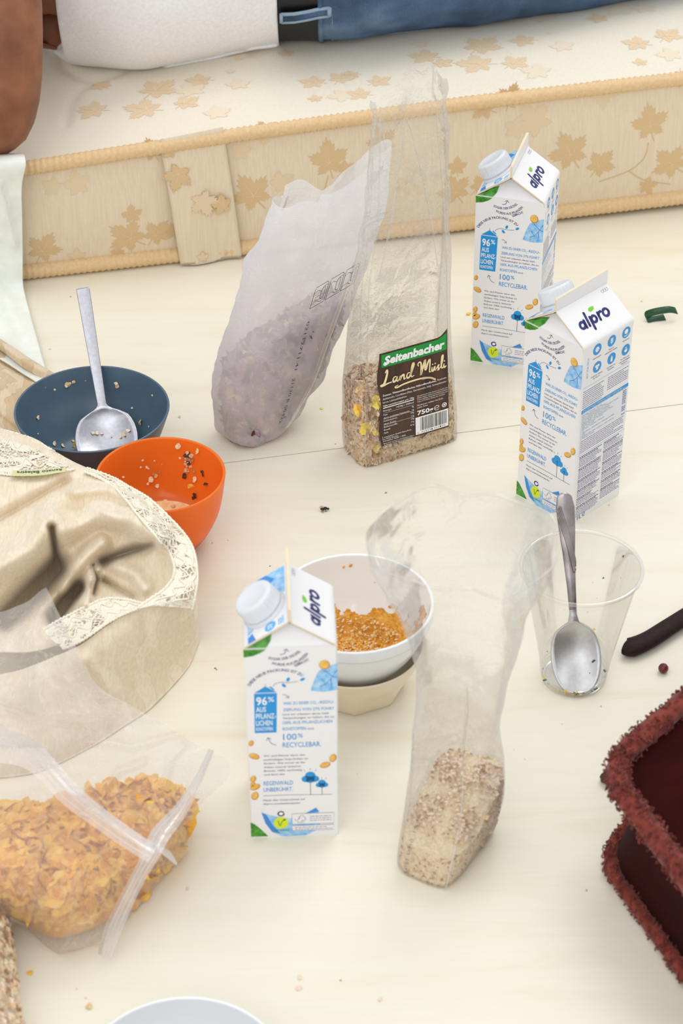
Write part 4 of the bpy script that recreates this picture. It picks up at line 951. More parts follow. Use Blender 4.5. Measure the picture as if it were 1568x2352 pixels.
for i in range(26): OF.append((random.gauss(434, 6), random.gauss(1064, 13), random.uniform(4, 8), random.choice(['oat2', 'raisin', 'oatp', 'oat2', 'bran'])))
for px, py, s, k in OF:
    h = in_bowl(px, py, oi, ORC)
    if h: bit('muesli_flake', h[0], s*h[2]/FPX, random.choice(OATS), k, 'toasted muesli flake stuck to the inner wall of the orange bowl', 'flake', 'muesli flakes in the orange bowl', h[1], .6)
for a, r_, s, k in ((1.35, .052, .0035, 'bran'), (1.5, .050, .004, 'oat2'), (1.15, .053, .003, 'bran')):
    bit('muesli_flake', (-.111+r_*math.cos(a), .985+r_*math.sin(a), .021+(r_-.048)*1.2), s, random.choice(OATS), k, 'dark muesli flake in the cut-off white bowl at the bottom', 'flake', 'muesli flakes in the cut-off white bowl', (0, -.5, 1), .3)
FL = [(738, 937, 5, 'cornlemon'), (412, 956, 4, 'oat2'), (688, 2243, 8, 'oat'), (686, 2268, 9, 'oatp'), (873, 2294, 7, 'oatp'), (68, 2233, 9, 'corn'), (204, 2310, 10, 'oat2'), (430, 2040, 5, 'oatp'), (1432, 1691, 11, 'oat'),
      (1076, 720, 7, 'corn'), (660, 300, 0, 'oat'), (782, 2250, 2.5, 'bran'), (175, 2270, 2.5, 'oat2'), (197, 2291, 3, 'oat2'), (1347, 2043, 3, 'bran'), (1398, 1158, 3, 'oat2'), (1250, 1700, 0, 'oat'), (1120, 1745, 3, 'oatp'), (1205, 1742, 2.5, 'oatp'), (1180, 1720, 2.2, 'oat'), (820, 1775, 2.2, 'oatp'), (886, 1130, 3, 'bran'), (770, 1018, 2, 'bran'), (1473, 690, 3, 'oat2'), (114, 800, 3, 'oat2'), (162, 680, 2, 'bran'), (475, 1530, 0, 'bran'), (1380, 1620, 3, 'oat2'), (1290, 1660, 2.4, 'oatp'), (450, 1100, 2, 'bran'), (1040, 1700, 2, 'oatp')]
for px, py, r_, k in FL:
    if r_:
        p = G(px, py, .0012); q = float(np.dot(p-CP, FW)); bit('oat_flake', (p[0], p[1], 0), r_*q/FPX, random.choice(OATS), k, 'loose oat flake or crumb lying on the bare plywood floor', 'flake', 'loose flakes and crumbs on the floor')
for px, py, r_ in ((494, 1534, 2.6), (497, 1537, 2), (487, 1246, 1.5), (523, 1240, 1.4), (620, 1299, 2), (1432, 1276, 2.2)):
    p = G(px, py, .0008); q = float(np.dot(p-CP, FW)); bit('dark_speck', (p[0], p[1], 0), r_*q/FPX, random.choice(BITS), 'raisin', 'tiny dark crumb lying on the bare plywood floor', 'crumb', 'tiny dark crumbs on the floor')

# ------------------------------------------------------------------ spoons
def spoon(mb, pts, prof, key, dish, nrm, bend=0, nu=15, nv=70, arch=.0012):
    """pts: tip..handle end in 3-D; prof: (fraction, half width); dish(f): how deep the middle sinks"""
    C_ = crom(np.array(pts), nv); seg = np.r_[0, np.cumsum(np.linalg.norm(np.diff(C_, axis=0), axis=1))]; fr = seg/seg[-1]; P = []
    for i in range(nv):
        t = C_[min(i+1, nv-1)]-C_[max(i-1, 0)]; t /= np.linalg.norm(t); x = np.cross(t, nrm); x /= np.linalg.norm(x); n = np.cross(x, t)
        w_ = float(np.interp(fr[i], [p[0] for p in prof], [p[1] for p in prof])); d_ = dish(fr[i])
        P.append([C_[i]+x*w_*u+n*((-d_ if d_ > 0 else arch*(.6 if fr[i] > .4 else 1))*(1-u*u)) for u in np.linspace(-1, 1, nu)])
    mb.grid(P, key); return P, C_, fr
def ovalprof(f1, w_, neck, rest):
    return [(f1*(1-math.cos(pi*k/16))/2, max(.0006, w_*math.sin(pi*k/16)**.75 if k < 13 else w_*math.sin(pi*k/16)**.75*(1-(k-12)/6)+neck*(k-12)/6)) for k in range(0, 16)]+rest
sp = empty('spoon', (-.230, 1.77, .01), 'large brushed steel serving spoon standing in the slate blue bowl', 'spoon')
end = Yp(190, 662, 1.895); neck = Yp(236, 942, 1.806); rimp = (end*.33+neck*.67)
tip = np.array([-.2225, 1.7535, .0135])
mb = MB(); pr_ = ovalprof(.345, .0305, .005, [(.36, .0042), (.45, .0046), (.75, .0058), (.985, .0066), (1, .0060)])
P, C_, fr = spoon(mb, [tip, tip+(neck-tip)*.5+np.array([0, -.001, -.003]), neck, neck*.5+end*.5+np.array([0, 0, .0005]), end], pr_, 'steel', lambda f: .0085*math.sin(pi*min(f/.34, 1))**.8 if f < .34 else 0, np.array([0, -.5, .85]), nv=110, arch=.0006)
put(mb, 'spoon_body', sp, solid=.0016)
for px, py, s_, k in ((218, 997, 5, 'oatp'), (226, 996, 6, 'oat'), (230, 1000, 4, 'oatp'), (281, 1001, 6, 'oat2'), (293, 992, 5, 'oatp'), (289, 999, 4, 'oat2'), (278, 1006, 4, 'oat'), (255, 1006, 2, 'oat2')):
    d = FW+(px-784)/FPX*RT-(py-1176)/FPX*UP; best = min(((abs(float(np.dot(np.cross(q-CP, d/np.linalg.norm(d)), np.cross(q-CP, d/np.linalg.norm(d))))), tuple(q)) for i in range(0, 45) for q in P[i]), key=lambda e: e[0])[1]
    bit('oat_flake', np.array(best)+np.array([0, -.0008, .0022]), s_*2.15/FPX, random.choice(OATS), k, 'oat flake resting in the bowl of the large serving spoon', 'flake', 'flakes on the large spoon', (0, -.4, 1), .3)
cs = empty('spoon', (.2, 1.43, .005), 'worn steel spoon with a grooved handle standing in the clear plastic cup', 'spoon')
tip = np.array([.2015, 1.4290, .0035]); end = np.array([.1885, 1.522, .1475])
ax = end-tip; nm = np.array([0, -.86, .5])
mb = MB(); pr_ = ovalprof(.36, .0212, .0032, [(.40, .0028), (.55, .0036), (.7, .0050), (.82, .0068), (.93, .0078), (.985, .0060), (1, .0020)])
P, C_, fr = spoon(mb, [tip, tip+ax*.25+np.array([0, .004, -.004]), tip+ax*.5, tip+ax*.75, end], pr_, 'steel_bright', lambda f: .006*math.sin(pi*min(f/.36, 1))**.8 if f < .36 else 0, nm, nv=100)
put(mb, 'spoon_bowl', cs, solid=.0014)
mb = MB(); sel = [i for i in range(len(fr)) if fr[i] > .42]
mb.grid([[q+np.array([0, -.0011, .0006]) for q in P[i]] for i in sel], 'steel_dark')
for k in range(4):
    ln = []
    for i in sel:
        f = (fr[i]-.60-.015*k)/.30
        if 0 <= f <= 1: u = .95-1.9*(f**.8)+.10*k; u = max(-.95, min(.95, u)); j = (u+1)/2*14; j0 = int(min(j, 13)); ln.append(P[i][j0]*(1-(j-j0))+P[i][j0+1]*(j-j0)+np.array([0, -.0022, .0012]))
    if len(ln) > 3: mb.tube(ln, .0007, 'steel_dark', 6)
put(mb, 'grooved_handle', cs, solid=.0010)

# ------------------------------------------------------------------ clear cup
cup = empty('plastic_cup', (.199, 1.455, 0), 'empty clear plastic cup with herb specks, holding a spoon', 'cup')
mb = MB(); prof = [(0, .003), (.0225, .0030), (.0245, .0008), (.0268, .0004), (.0278, .0020), (.0285, .010), (.0292, .0106), (.0325, .034), (.0400, .074), (.0450, .100), (.0478, .115), (.0488, .119)]
mb.lathe(bez(prof[:1]+prof[1:], 60), 'plastic_cup', 96); mb.build('cup_wall', cup)
mb = MB(); mb.tube([(.0502*math.cos(a), .0502*math.sin(a), .1196) for a in [2*pi*k/96 for k in range(96)]], .0017, 'plastic_cup', 12, True); mb.build('cup_rim', cup)
mb = MB(); mb.lathe([(0, .0034), (.0235, .0034), (.0262, .0030), (.0272, .0042)], 'plastic_cup', 64)
for i in range(26):
    a = -pi/2+random.gauss(0, .9); put_flake(mb, random.choice(BITS), (.0268*math.cos(a), .0268*math.sin(a), .003+random.random()*.003), random.uniform(.0008, .0022), random.choice(['corn', 'herb', 'corn2', 'cornlemon']))
o = mb.build('dressing_residue'); o.location = (.199, 1.455, 0); tagm(o, 'yellowish residue around the bottom of the clear plastic cup', 'food', kind='stuff')
for px, py, s, k in ((1433, 1277, 3.0, 'herb'), (1387, 1326, 3.2, 'herb'), (1364, 1521, 5.5, 'herb'), (1355, 1548, 2, 'herb'), (1254, 1498, 2.2, 'herb'), (1428, 1326, 2.8, 'oat2'), (1362, 1336, 2, 'cornlemon'), (1372, 1372, 2, 'oat2'), (1350, 1408, 2.4, 'oat2'), (1295, 1403, 2, 'oatp'), (1241, 1402, 2, 'oatp'), (1365, 1447, 4, 'cornlemon'), (1331, 1550, 2, 'cornlemon')):
    # on the near or the far inner wall of the cup
    near = py > 1395; d = FW+(px-784)/FPX*RT-(py-1176)/FPX*UP; best = None
    for t in np.linspace(1.5, 2.4, 900):
        p = CP+t*d; rr = math.hypot(p[0]-.199, p[1]-1.455); rc = .0278+(.0488-.0278)*p[2]/.119
        if 0 < p[2] < .119 and abs(rr-rc) < .0012 and ((p[1] < 1.455) == near): best = p; break
    if best is not None:
        n = np.array([.199-best[0], 1.455-best[1], 0]); n /= np.linalg.norm(n)
        bit('herb_speck', best+n*.0012, s*1.95/FPX, random.choice(BITS), k, 'small herb or dressing speck stuck to the clear plastic cup', 'speck', 'specks on the clear cup', n, .1)

# ------------------------------------------------------------------ knife, berry, dried fruit, ribbon, fly
kn_ = empty('knife', tuple(G(1500, 1460)), 'dark wooden knife handle at the right edge of the photo', 'knife')
mb = MB(); pts = [G(1432, 1486, .006), G(1450, 1486, .007), G(1490, 1469, .0075), G(1540, 1437, .008), G(1600, 1400, .008), G(1680, 1352, .008), G(1760, 1305, .008)]
pts = crom(np.array(pts), 40); mb.tube(pts, [float(np.interp(i, [0, 2, 6, 12, 20, 39], [.0045, .0085, .0105, .0095, .0088, .009])) for i in range(40)], 'black_wood', 20, flat=.62)
put(mb, 'handle', kn_)
mb = MB(); a, b = G(1760, 1305, .008), G(2150, 1085, .004); d_ = (b-a)/np.linalg.norm(b-a); n_ = np.array([-d_[1], d_[0], 0])
mb.grid([[a-n_*.009+np.array([0, 0, .0008]), a+n_*.009+np.array([0, 0, .0008])], [a*.3+b*.7-n_*.010, a*.3+b*.7+n_*.009], [b-n_*.001, b+n_*.001]], 'steel'); put(mb, 'blade', kn_, solid=.0015)
def ball(name, px, py, r_, key, label, cat, bumpy=.08, sq=(1, 1, 1)):
    p = G(px, py, r_*sq[2]); mb = MB(); P = []
    for i in range(15):
        th = pi*i/14; row = []
        for k in range(20):
            a = 2*pi*k/20; v = np.array([math.sin(th)*math.cos(a), math.sin(th)*math.sin(a), math.cos(th)]); v = v*(1+bumpy*fbm(v, 2.2))
            row.append(v*r_*sq)
        P.append(row)
    mb.grid(P, key, True); o = mb.build(name); o.location = p; return tagm(o, label, cat)
ball('freeze_dried_berry', 1523, 1535, .0044, 'berry', 'single round dark red berry on the floor below the knife handle', 'berry', .05)
ball('dried_fruit', 1396, 1786, .0062, 'raisin', 'wrinkled dark dried fruit on the floor against the dark red cushion', 'dried fruit', .35, (1, .8, .8))
mb = MB(); pts = [G(1526, 729, .003), G(1500, 735, .001), G(1486, 736, .002), G(1484, 724, .006), G(1500, 717, .011), G(1525, 712, .014), G(1540, 711, .014), G(1553, 714, .011)]
pts = crom(np.array(pts), 40); mb.grid([[p+np.array([.0015, -.002, -.003]), p+np.array([-.0015, .002, .003])] for p in pts], 'green_strip')
for v in range(len(mb.v)): mb.v[v] = (mb.v[v][0], mb.v[v][1], max(mb.v[v][2], .0006))
tagm(mb.build('plastic_ribbon', solid=.0007), 'short dark green folded plastic strip on the floor at the right', 'ribbon')
fp = G(745, 1169, .002); fly = empty('fly', tuple(fp), 'dead black fly lying on the middle of the plywood floor', 'insect')
mb = MB()
def blob(mb, c, rx, ry, rz, key, n=10): mb.grid([[(c[0]+rx*math.sin(t)*math.cos(a), c[1]+ry*math.sin(t)*math.sin(a), c[2]+rz*math.cos(t)) for a in [2*pi*k/n for k in range(n)]] for t in np.linspace(0, pi, n)], key, True)
blob(mb, (.0008, 0, .0008), .0019, .0015, .0015, 'fly'); blob(mb, (-.0018, -.0002, .0002), .0024, .0014, .0013, 'fly'); blob(mb, (.0034, -.0003, .0004), .0012, .0012, .0011, 'fly'); mb.build('fly_body', fly)
for sg, dy in ((1, .0012), (-1, .0002)):
    mb = MB(); mb.add([(.0006, dy, .002), (-.003, dy+.0014, .0022), (-.0056, dy+.0006, .001), (-.004, dy-.0008, .0012)], [(0, 1, 2, 3)], 'wing'); mb.build('wing', fly)
for x, y in ((-.0022, -.0042), (-.0008, -.0044), (.0012, -.0026), (-.003, -.003), (.002, -.002)):
    mb = MB(); mb.tube([(x*.4, -.0008, 0), (x*.7-.0003, y*.55, .0006), (x, y, -.0015)], .00018, 'fly', 5); mb.build('leg', fly)

# ------------------------------------------------------------------ dark red cushion with teddy piping
cu = empty('floor_cushion', (.30, 1.19, 0), 'dark red velvet box cushion with fluffy piping at the right edge', 'cushion')
K0 = np.array([.198, 1.236, 0]); d1 = np.array([.30, -.954, 0])*1.0; d1 = np.array([.0453, -.1094, 0]); d1 /= np.linalg.norm(d1); d2 = np.array([.066, .0725, 0]); d2 /= np.linalg.norm(d2)
def cush_ring(off, z, dip=0, rc=.022, n=14):
    """closed outline of the cushion: corner at K0, long side along d1, other side along d2"""
    A, B, C_, D = K0, K0+d1*.34, K0+d1*.34+d2*.40, K0+d2*.40
    cen = (A+B+C_+D)/4; out = []
    for p, q, r in ((D, A, B), (A, B, C_), (B, C_, D), (C_, D, A)):
        u = (p-q)/np.linalg.norm(p-q); v = (r-q)/np.linalg.norm(r-q)
        s = q+(u+v)*rc
        for k in range(n):
            t = k/(n-1); b = (1-t)**2*(q+u*rc*1.6)+2*t*(1-t)*q+t*t*(q+v*rc*1.6); out.append(b)
    res = []; m_ = len(out)
    dense = []
    for i in range(m_):
        a, b = out[i], out[(i+1) % m_]; L_ = np.linalg.norm(b-a); k = max(1, int(L_/.008))
        for j in range(k): dense.append(a+(b-a)*j/k)
    for p in dense:
        w_ = (p-cen); w_ /= np.linalg.norm(w_); res.append(p+w_*off+np.array([0, 0, z]))
    return res, cen
ZT = .098
mb = MB(); R0, cen = cush_ring(-.004, .012); L_ = []
for v in np.linspace(0, 1, 9): L_.append([p for p in cush_ring(-.006-.006*math.sin(pi*v), .010+(ZT-.012)*v)[0]])
mb.grid(L_, 'velvet', True)
T1 = []
for v, z in ((0, -.003), (.05, -.006), (.2, -.004), (.5, 0), (.8, .003), (1, .004)): T1.append([cen*v+np.array([p[0], p[1], 0])*(1-v)+np.array([0, 0, ZT+z]) for p in L_[-1]])
mb.grid(T1, 'velvet', True); mb.cap(L_[0], 'velvet', True)
put(mb, 'cushion_body', cu)
def teddy(z, off, r_, n_curl):
    ring = cush_ring(off, z)[0]; mb = MB(); ring = [np.array(p) for p in ring]
    P = []; n = len(ring)
    for i, p in enumerate(ring):
        t = ring[(i+1) % n]-ring[i-1]; t /= np.linalg.norm(t); u = np.cross(t, (0, 0, 1)); row = []
        for k in range(16):
            a = 2*pi*k/16; q = p+r_*.82*(math.cos(a)*u+math.sin(a)*np.array([0, 0, 1])); q = q*1.0; q[2] = max(q[2], .0008); q = q+(q-p)*.18*fbm(q, 180); row.append(q)
        P.append(row)
    mb.grid(P+[P[0]], 'teddy', True)
    # curled yarn loops
    for c in range(n_curl):
        i = random.randrange(n); p = ring[i]+(ring[(i+1) % n]-ring[i])*random.random()
        if p[0] > .36 or p[1] < .98: continue
        t = ring[(i+1) % n]-ring[i-1]; t /= np.linalg.norm(t); u = np.cross(t, (0, 0, 1)); a = random.uniform(0, 2*pi); nn = math.cos(a)*u+math.sin(a)*np.array([0, 0, 1])
        b = p+nn*r_*random.uniform(.78, 1.0)
        if b[2] < .002: continue
        x = np.cross(nn, RNG.normal(0, 1, 3)); x /= np.linalg.norm(x); lr = random.uniform(.0010, .0019); ph = random.uniform(0, 6); turn = random.uniform(3.2, 5.6)
        y_ = nn*.8+RNG.normal(0, .35, 3)
        mb.tube([b+lr*(math.cos(ph+q)*x+math.sin(ph+q)*y_) for q in np.linspace(0, turn, 7)], .0006, 'teddy', 4, caps=False)
    return mb
put(teddy(ZT-.001, .000, .0105, 5200), 'teddy_piping', cu)
put(teddy(.007, -.001, .0068, 3200), 'teddy_piping', cu)

# ------------------------------------------------------------------ beige pillowcase with lace
pil = empty('pillowcase', (-.20, 1.52, 0), 'rumpled beige patterned pillowcase with cream lace edging beside the orange bowl', 'pillow')
A_ = [[(-200, 948, .045), (-60, 981, .048), (0, 1000, .052), (77, 1024, .062), (124, 1052, .068), (211, 1096, .075), (295, 1134, .080), (338, 1160, .082), (401, 1222, .082), (434, 1270, .078), (446, 1326, .07)],
      [(-200, 935, .060), (-60, 968, .065), (0, 988, .07), (80, 1012, .08), (128, 1040, .086), (215, 1084, .094), (300, 1122, .100), (345, 1150, .101), (410, 1212, .100), (443, 1262, .097), (452, 1322, .088)],
      [(-200, 1040, .080), (-60, 1060, .088), (0, 1085, .094), (80, 1086, .095), (140, 1082, .096), (215, 1100, .100), (290, 1150, .103), (330, 1195, .103), (383, 1255, .101), (405, 1290, .098), (450, 1335, .086)],
      [(-200, 1140, .088), (-60, 1150, .092), (0, 1150, .096), (60, 1130, .096), (130, 1125, .096), (205, 1150, .098), (270, 1190, .098), (320, 1225, .097), (370, 1262, .094), (397, 1305, .090), (450, 1350, .082)],
      [(-200, 1230, .080), (-60, 1230, .084), (0, 1225, .086), (80, 1195, .086), (150, 1180, .086), (220, 1190, .086), (280, 1225, .086), (330, 1262, .086), (368, 1300, .084), (398, 1332, .082), (448, 1366, .076)],
      [(-200, 1310, .072), (-60, 1310, .074), (0, 1305, .074), (80, 1290, .07), (150, 1262, .07), (220, 1264, .07), (280, 1292, .072), (320, 1320, .074), (350, 1348, .076), (392, 1368, .076), (446, 1384, .070)],
      [(-200, 1400, .06), (-60, 1400, .06), (0, 1395, .058), (60, 1395, .05), (120, 1372, .048), (190, 1352, .055), (240, 1352, .062), (280, 1372, .068), (312, 1388, .074), (370, 1392, .076), (444, 1392, .066)],
      [(-200, 1500, .06), (-60, 1500, .06), (0, 1498, .06), (60, 1498, .056), (110, 1488, .056), (160, 1470, .06), (205, 1450, .066), (250, 1428, .072), (290, 1408, .076), (350, 1396, .078), (442, 1398, .064)]]
FO = [([(-80, 1340), (0, 1300), (70, 1258), (118, 1196)], 34, .028), ([(150, 1222), (220, 1184), (300, 1190), (368, 1236)], 26, .020), ([(-80, 1218), (0, 1192), (80, 1148), (150, 1108)], 14, -.012),
      ([(119, 1212), (125, 1255), (132, 1292)], 9, -.042), ([(10, 1425), (60, 1375), (105, 1328), (128, 1305)], 24, -.085), ([(125, 1420), (160, 1372), (180, 1350)], 18, -.08),
      ([(236, 1290), (290, 1270), (350, 1250)], 12, -.028), ([(150, 1352), (168, 1312), (200, 1277), (235, 1247)], 16, .020), ([(196, 1388), (205, 1345), (216, 1308)], 14, .024), ([(214, 1300), (222, 1330), (214, 1365)], 7, -.02),
      ([(270, 1300), (310, 1320), (332, 1350)], 17, .012), ([(240, 1335), (270, 1352), (305, 1372)], 9, -.014), ([(170, 1130), (240, 1122), (310, 1150), (350, 1190)], 13, .010)]
mb = MB(); PA, NA = cloth(mb, A_, 190, 190, 'damask', FO, wr=.0012, wsc=45)
ZA = NA[..., 2].copy()
for ln_, wd_, am_ in FO: ZA += am_*np.exp(-(seg_dist(NA[..., :2], ln_)/wd_)**2)
ZA = ZA.ravel(); XA = NA[..., :2].reshape(-1, 2)
def fabz(x, y):
    d = (XA[:, 0]-x)**2+(XA[:, 1]-y)**2; i = np.argpartition(d, 6)[:6]; w_ = 1/(d[i]+1); return float((ZA[i]*w_).sum()/w_.sum())
B_ = [[(-60, 1560, .06), (40, 1540, .066), (120, 1510, .072), (182, 1482, .078), (240, 1441, .083), (290, 1412, .086), (350, 1388, .086), (400, 1374, .082), (440, 1368, .076), (449, 1345, .066)],
      [(-60, 1600, .05), (50, 1585, .056), (135, 1550, .060), (196, 1515, .068), (252, 1478, .072), (305, 1448, .074), (360, 1424, .073), (404, 1405, .068), (441, 1390, .062), (451, 1372, .056)],
      [(-60, 1670, .035), (60, 1650, .036), (155, 1608, .040), (220, 1565, .044), (270, 1535, .046), (318, 1510, .046), (368, 1484, .044), (408, 1458, .040), (443, 1434, .036), (453, 1420, .032)],
      [(-60, 1740, .016), (70, 1730, .016), (185, 1682, .016), (258, 1628, .018), (305, 1592, .018), (348, 1560, .018), (390, 1526, .016), (425, 1494, .014), (447, 1468, .012), (455, 1455, .010)],
      [(-60, 1790, .0), (80, 1775, .0), (205, 1718, 0), (285, 1668, 0), (340, 1632, 0), (388, 1585, 0), (430, 1536, 0), (445, 1508, 0), (452, 1488, 0), (456, 1480, 0)]]
cloth(mb, B_, 110, 60, 'damask', [([(200, 1520), (260, 1590)], 18, .004), ([(330, 1430), (350, 1520)], 14, -.003)], wr=.0012, wsc=40, zmin=.0012)
put(mb, 'pillowcase_fabric', pil, solid=.0012)
# lace band: along the back rim, round the corner and under the front fold
def lace(name, rows, off, nu, nv, edge=False, usefab=True):
    mb = MB(); N = net(rows, nu, nv); P = []
    for i in range(nv):
        row = []
        for j in range(nu):
            x, y, z = N[i, j]; zz = fabz(x, y)+off if usefab else z+off
            if usefab == 2: zz = max(zz, z+off)
            p = G(x, y, zz); k = .0012*fbm(p, 45); row.append(p+np.array([0, -.4*k, k]))
        P.append(row)
    mb.grid(P, 'lace', flip=True)
    for r_ in (0, -1):
        e = P[r_]; mb.tube([np.array(p)+np.array([0, 0, .0004+.0007*math.sin(i*2.6)]) for i, p in enumerate(e)], .0012, 'lace_thread', 6)
    for fr in (.3, .68):
        r_ = int(nv*fr); amp = nv*.09
        ln = []
        for i in range(nu):
            q = r_+amp*math.sin(i*.55); a_ = int(q); ln.append(np.array(P[a_][i])*(1-(q-a_))+np.array(P[a_+1][i])*(q-a_)+np.array([0, -.0003, .0006]))
        mb.tube(ln, .0007, 'lace_thread', 5)
    if edge:
        for i in range(0, nu-2, 2):
            e = P[-1]; g = P[-2]; c = (np.array(e[i])+np.array(e[i+2]))/2; mb.tube([e[i], c+(np.array(e[i])-np.array(g[i]))*1.5, e[i+2]], .0007, 'lace_thread', 5)
    return put(mb, name, pil)
sel = lambda rws, js, a, b: [rws[k][j] for k in range(0)]
L1 = [[(-200, 934, .063), (-60, 967, .068), (0, 987, .073), (60, 1004, .079), (125, 1037, .088)],
      [(-200, 985, .074), (-60, 1015, .078), (0, 1035, .084), (62, 1046, .090), (160, 1062, .0935)],
      [(-200, 1045, .083), (-60, 1065, .091), (0, 1088, .0965), (75, 1090, .098), (178, 1078, .0985)]]
lace('lace_trim', L1, .0028, 90, 26)
L2 = [[(200, 1076, .096), (262, 1100, .100), (300, 1121, .1025), (345, 1149, .1035), (410, 1211, .1025), (443, 1261, .0995), (453, 1322, .091), (447, 1372, .080), (442, 1398, .072)],
      [(196, 1080, .098), (256, 1108, .102), (292, 1134, .1045), (334, 1170, .1055), (388, 1228, .1045), (420, 1270, .100), (438, 1322, .093), (420, 1362, .088), (360, 1392, .0895)],
      [(194, 1083, .099), (252, 1113, .1035), (286, 1144, .106), (318, 1185, .1065), (368, 1243, .1055), (392, 1275, .101), (400, 1315, .096), (378, 1352, .091), (312, 1400, .0905)]]
lace('lace_trim', L2, .0026, 150, 30, True, 2)
L3 = [[(100, 1446, .066), (150, 1418, .070), (200, 1392, .074), (240, 1376, .078), (285, 1376, .080), (330, 1388, .084)],
      [(118, 1468, .067), (162, 1444, .072), (212, 1418, .077), (255, 1400, .080), (300, 1396, .082), (338, 1392, .085)],
      [(145, 1492, .070), (182, 1476, .078), (234, 1440, .083), (280, 1413, .086), (322, 1398, .087), (350, 1392, .087)]]
lace('lace_trim', L3, .003, 80, 22, False, False)
# sewn-in label with script lettering, upside down
mb = MB()
LB = [[(x_, y_, fabz(x_, y_)+.004) for x_, y_ in r_] for r_ in ([(30, 1084), (90, 1083), (152, 1077)], [(27, 1097), (90, 1096), (150, 1087)])]
N = net(LB, 16, 5); P = np.array([[G(*N[i, j]) for j in range(16)] for i in range(5)])+np.array([0, -.001, .0025])
mb.grid(P, 'label_cloth', flip=True)
def lab_map(u, v, l):
    j = min(max(u, 0), .999)*15; i = min(max(v, 0), .999)*4; a, b = int(i), int(j); fi, fj = i-a, j-b
    return (P[a, b]*(1-fi)+P[a+1, b]*fi)*(1-fj)+(P[a, b+1]*(1-fi)+P[a+1, b+1]*fi)*fj+np.array([0, -.3, .9])*l*2
PR = Print(mb, lab_map); v, f = text2d('Renato Balestra', .012); v = v.copy(); v[:, 0] = 1-(v[:, 0]-v[:, 0].min())/(v[:, 0].max()-v[:, 0].min())*.78-.1; v[:, 1] = .22+(v[:, 1])*.55
PR.mesh(v, [t[::1] for t in f], 'ink', 3)
put(mb, 'brand_label', pil, solid=.0)

# ------------------------------------------------------------------ standing bags (lofted film)
def px2x(px, y, z):
    dz = z-CH; q = y*FW[1]+dz*FW[2]; up = y*_up[1]+dz*_up[2]
    return ((px-784)/FPX*q-math.sin(ROLL)*up)/math.cos(ROLL)
def spec(levels):
    """(z, pxL, pxR, yc, d, phi, n) -> rows cx, cy, z, w, d, phi, n"""
    out = []
    for z, a, b, yc, d, ph, n in levels:
        x0, x1 = px2x(a, yc, z), px2x(b, yc, z); p = math.radians(ph); w_ = ((x1-x0)-d*abs(math.sin(p)))/math.cos(p)
        out.append(((x0+x1)/2, yc, z, w_, d, p, n))
    return np.array(out)
def ringpt(q, a, grow=0):
    cx, cy, z, w_, d, p, n = q; c, s = math.cos(a), math.sin(a); e = 2/n
    x = (w_/2+grow)*math.copysign(abs(c)**e, c); y = (d/2+grow)*math.copysign(abs(s)**e, s)
    return np.array([cx+x*math.cos(p)-y*math.sin(p), cy+x*math.sin(p)+y*math.cos(p), z])
def ring_uniform(q, grow):
    A = np.linspace(0, 2*pi, 181); pts = np.array([ringpt(q, a, grow) for a in A]); d = np.linalg.norm(np.diff(pts, axis=0), axis=1); i = int(np.searchsorted(np.cumsum(d)/d.sum(), random.random())); i = min(i, 179); t = random.random()
    return pts[i]*(1-t)+pts[i+1]*t
def loft(mb, sp, key, nv, seg, wr=0., wsc=25, top=None, grow=0, zr=None, bottom=True, wz=(.0, 1.), ridge=0.):
    Q = crom(sp, nv); P = []
    if zr is not None: Q = np.array([q for q in Q if q[2] <= zr])
    z0, z1 = Q[0][2], Q[-1][2]
    for q in Q:
        row = []; f = (q[2]-z0)/(z1-z0+1e-9); amp = wr*(wz[0]+(wz[1]-wz[0])*f**1.8)
        for k in range(seg):
            a = 2*pi*k/seg; p = ringpt(q, a, grow)
            if amp:
                nn = p-np.array([q[0], q[1], p[2]]); nn /= np.linalg.norm(nn)+1e-9
                m_ = fbm(p+np.array([3, 1, 0]), wsc, 4)+ridge*(1-abs(fbm(p*np.array([1, 1, .45]), wsc*1.3, 2))*2.2)
                p = p+nn*amp*m_
            if top: p = top(p, f, q)
            row.append(p)
        P.append(row)
    mb.grid(P, key, True)
    if bottom: mb.cap(P[0], key, True)
    return P, Q
# -- clear gusseted bag of muesli, with the paper label
BGL = [(.0008, 784, 1057, 1.809, .046, 26.5, 7), (.006, 779, 1059, 1.809, .048, 26.5, 7), (.03, 776, 1058, 1.809, .049, 26.5, 7), (.075, 777, 1053, 1.809, .048, 26.5, 6.5), (.11, 783, 1047, 1.809, .044, 26.5, 6), (.15, 790, 1044, 1.809, .038, 26.5, 5.5),
       (.194, 799, 1044, 1.809, .034, 24, 5), (.25, 826, 1040, 1.811, .028, 18, 4), (.30, 842, 1034, 1.812, .024, 10, 3.5), (.34, 846, 1027, 1.812, .024, 6, 3), (.368, 850, 1022, 1.812, .024, 4, 3)]
SB = spec(BGL)
mb_b = empty('muesli_bag', (.059, 1.809, 0), 'open clear gusseted bag of muesli standing with a dark brown and green label', 'bag')
def topB(p, f, q):
    k = max(0, f-.80)/.20; t = 1/(1+math.exp(-(p[0]-px2x(905, 1.81, .36))*260)); p = p.copy(); p[2] += k*(.026*t+.004*math.sin(p[0]*320)); return p
mb = MB(); loft(mb, SB, 'clear', 110, 120, .006, 34, topB, wz=(-.15, 1.), ridge=.5)
put(mb, 'film', mb_b)
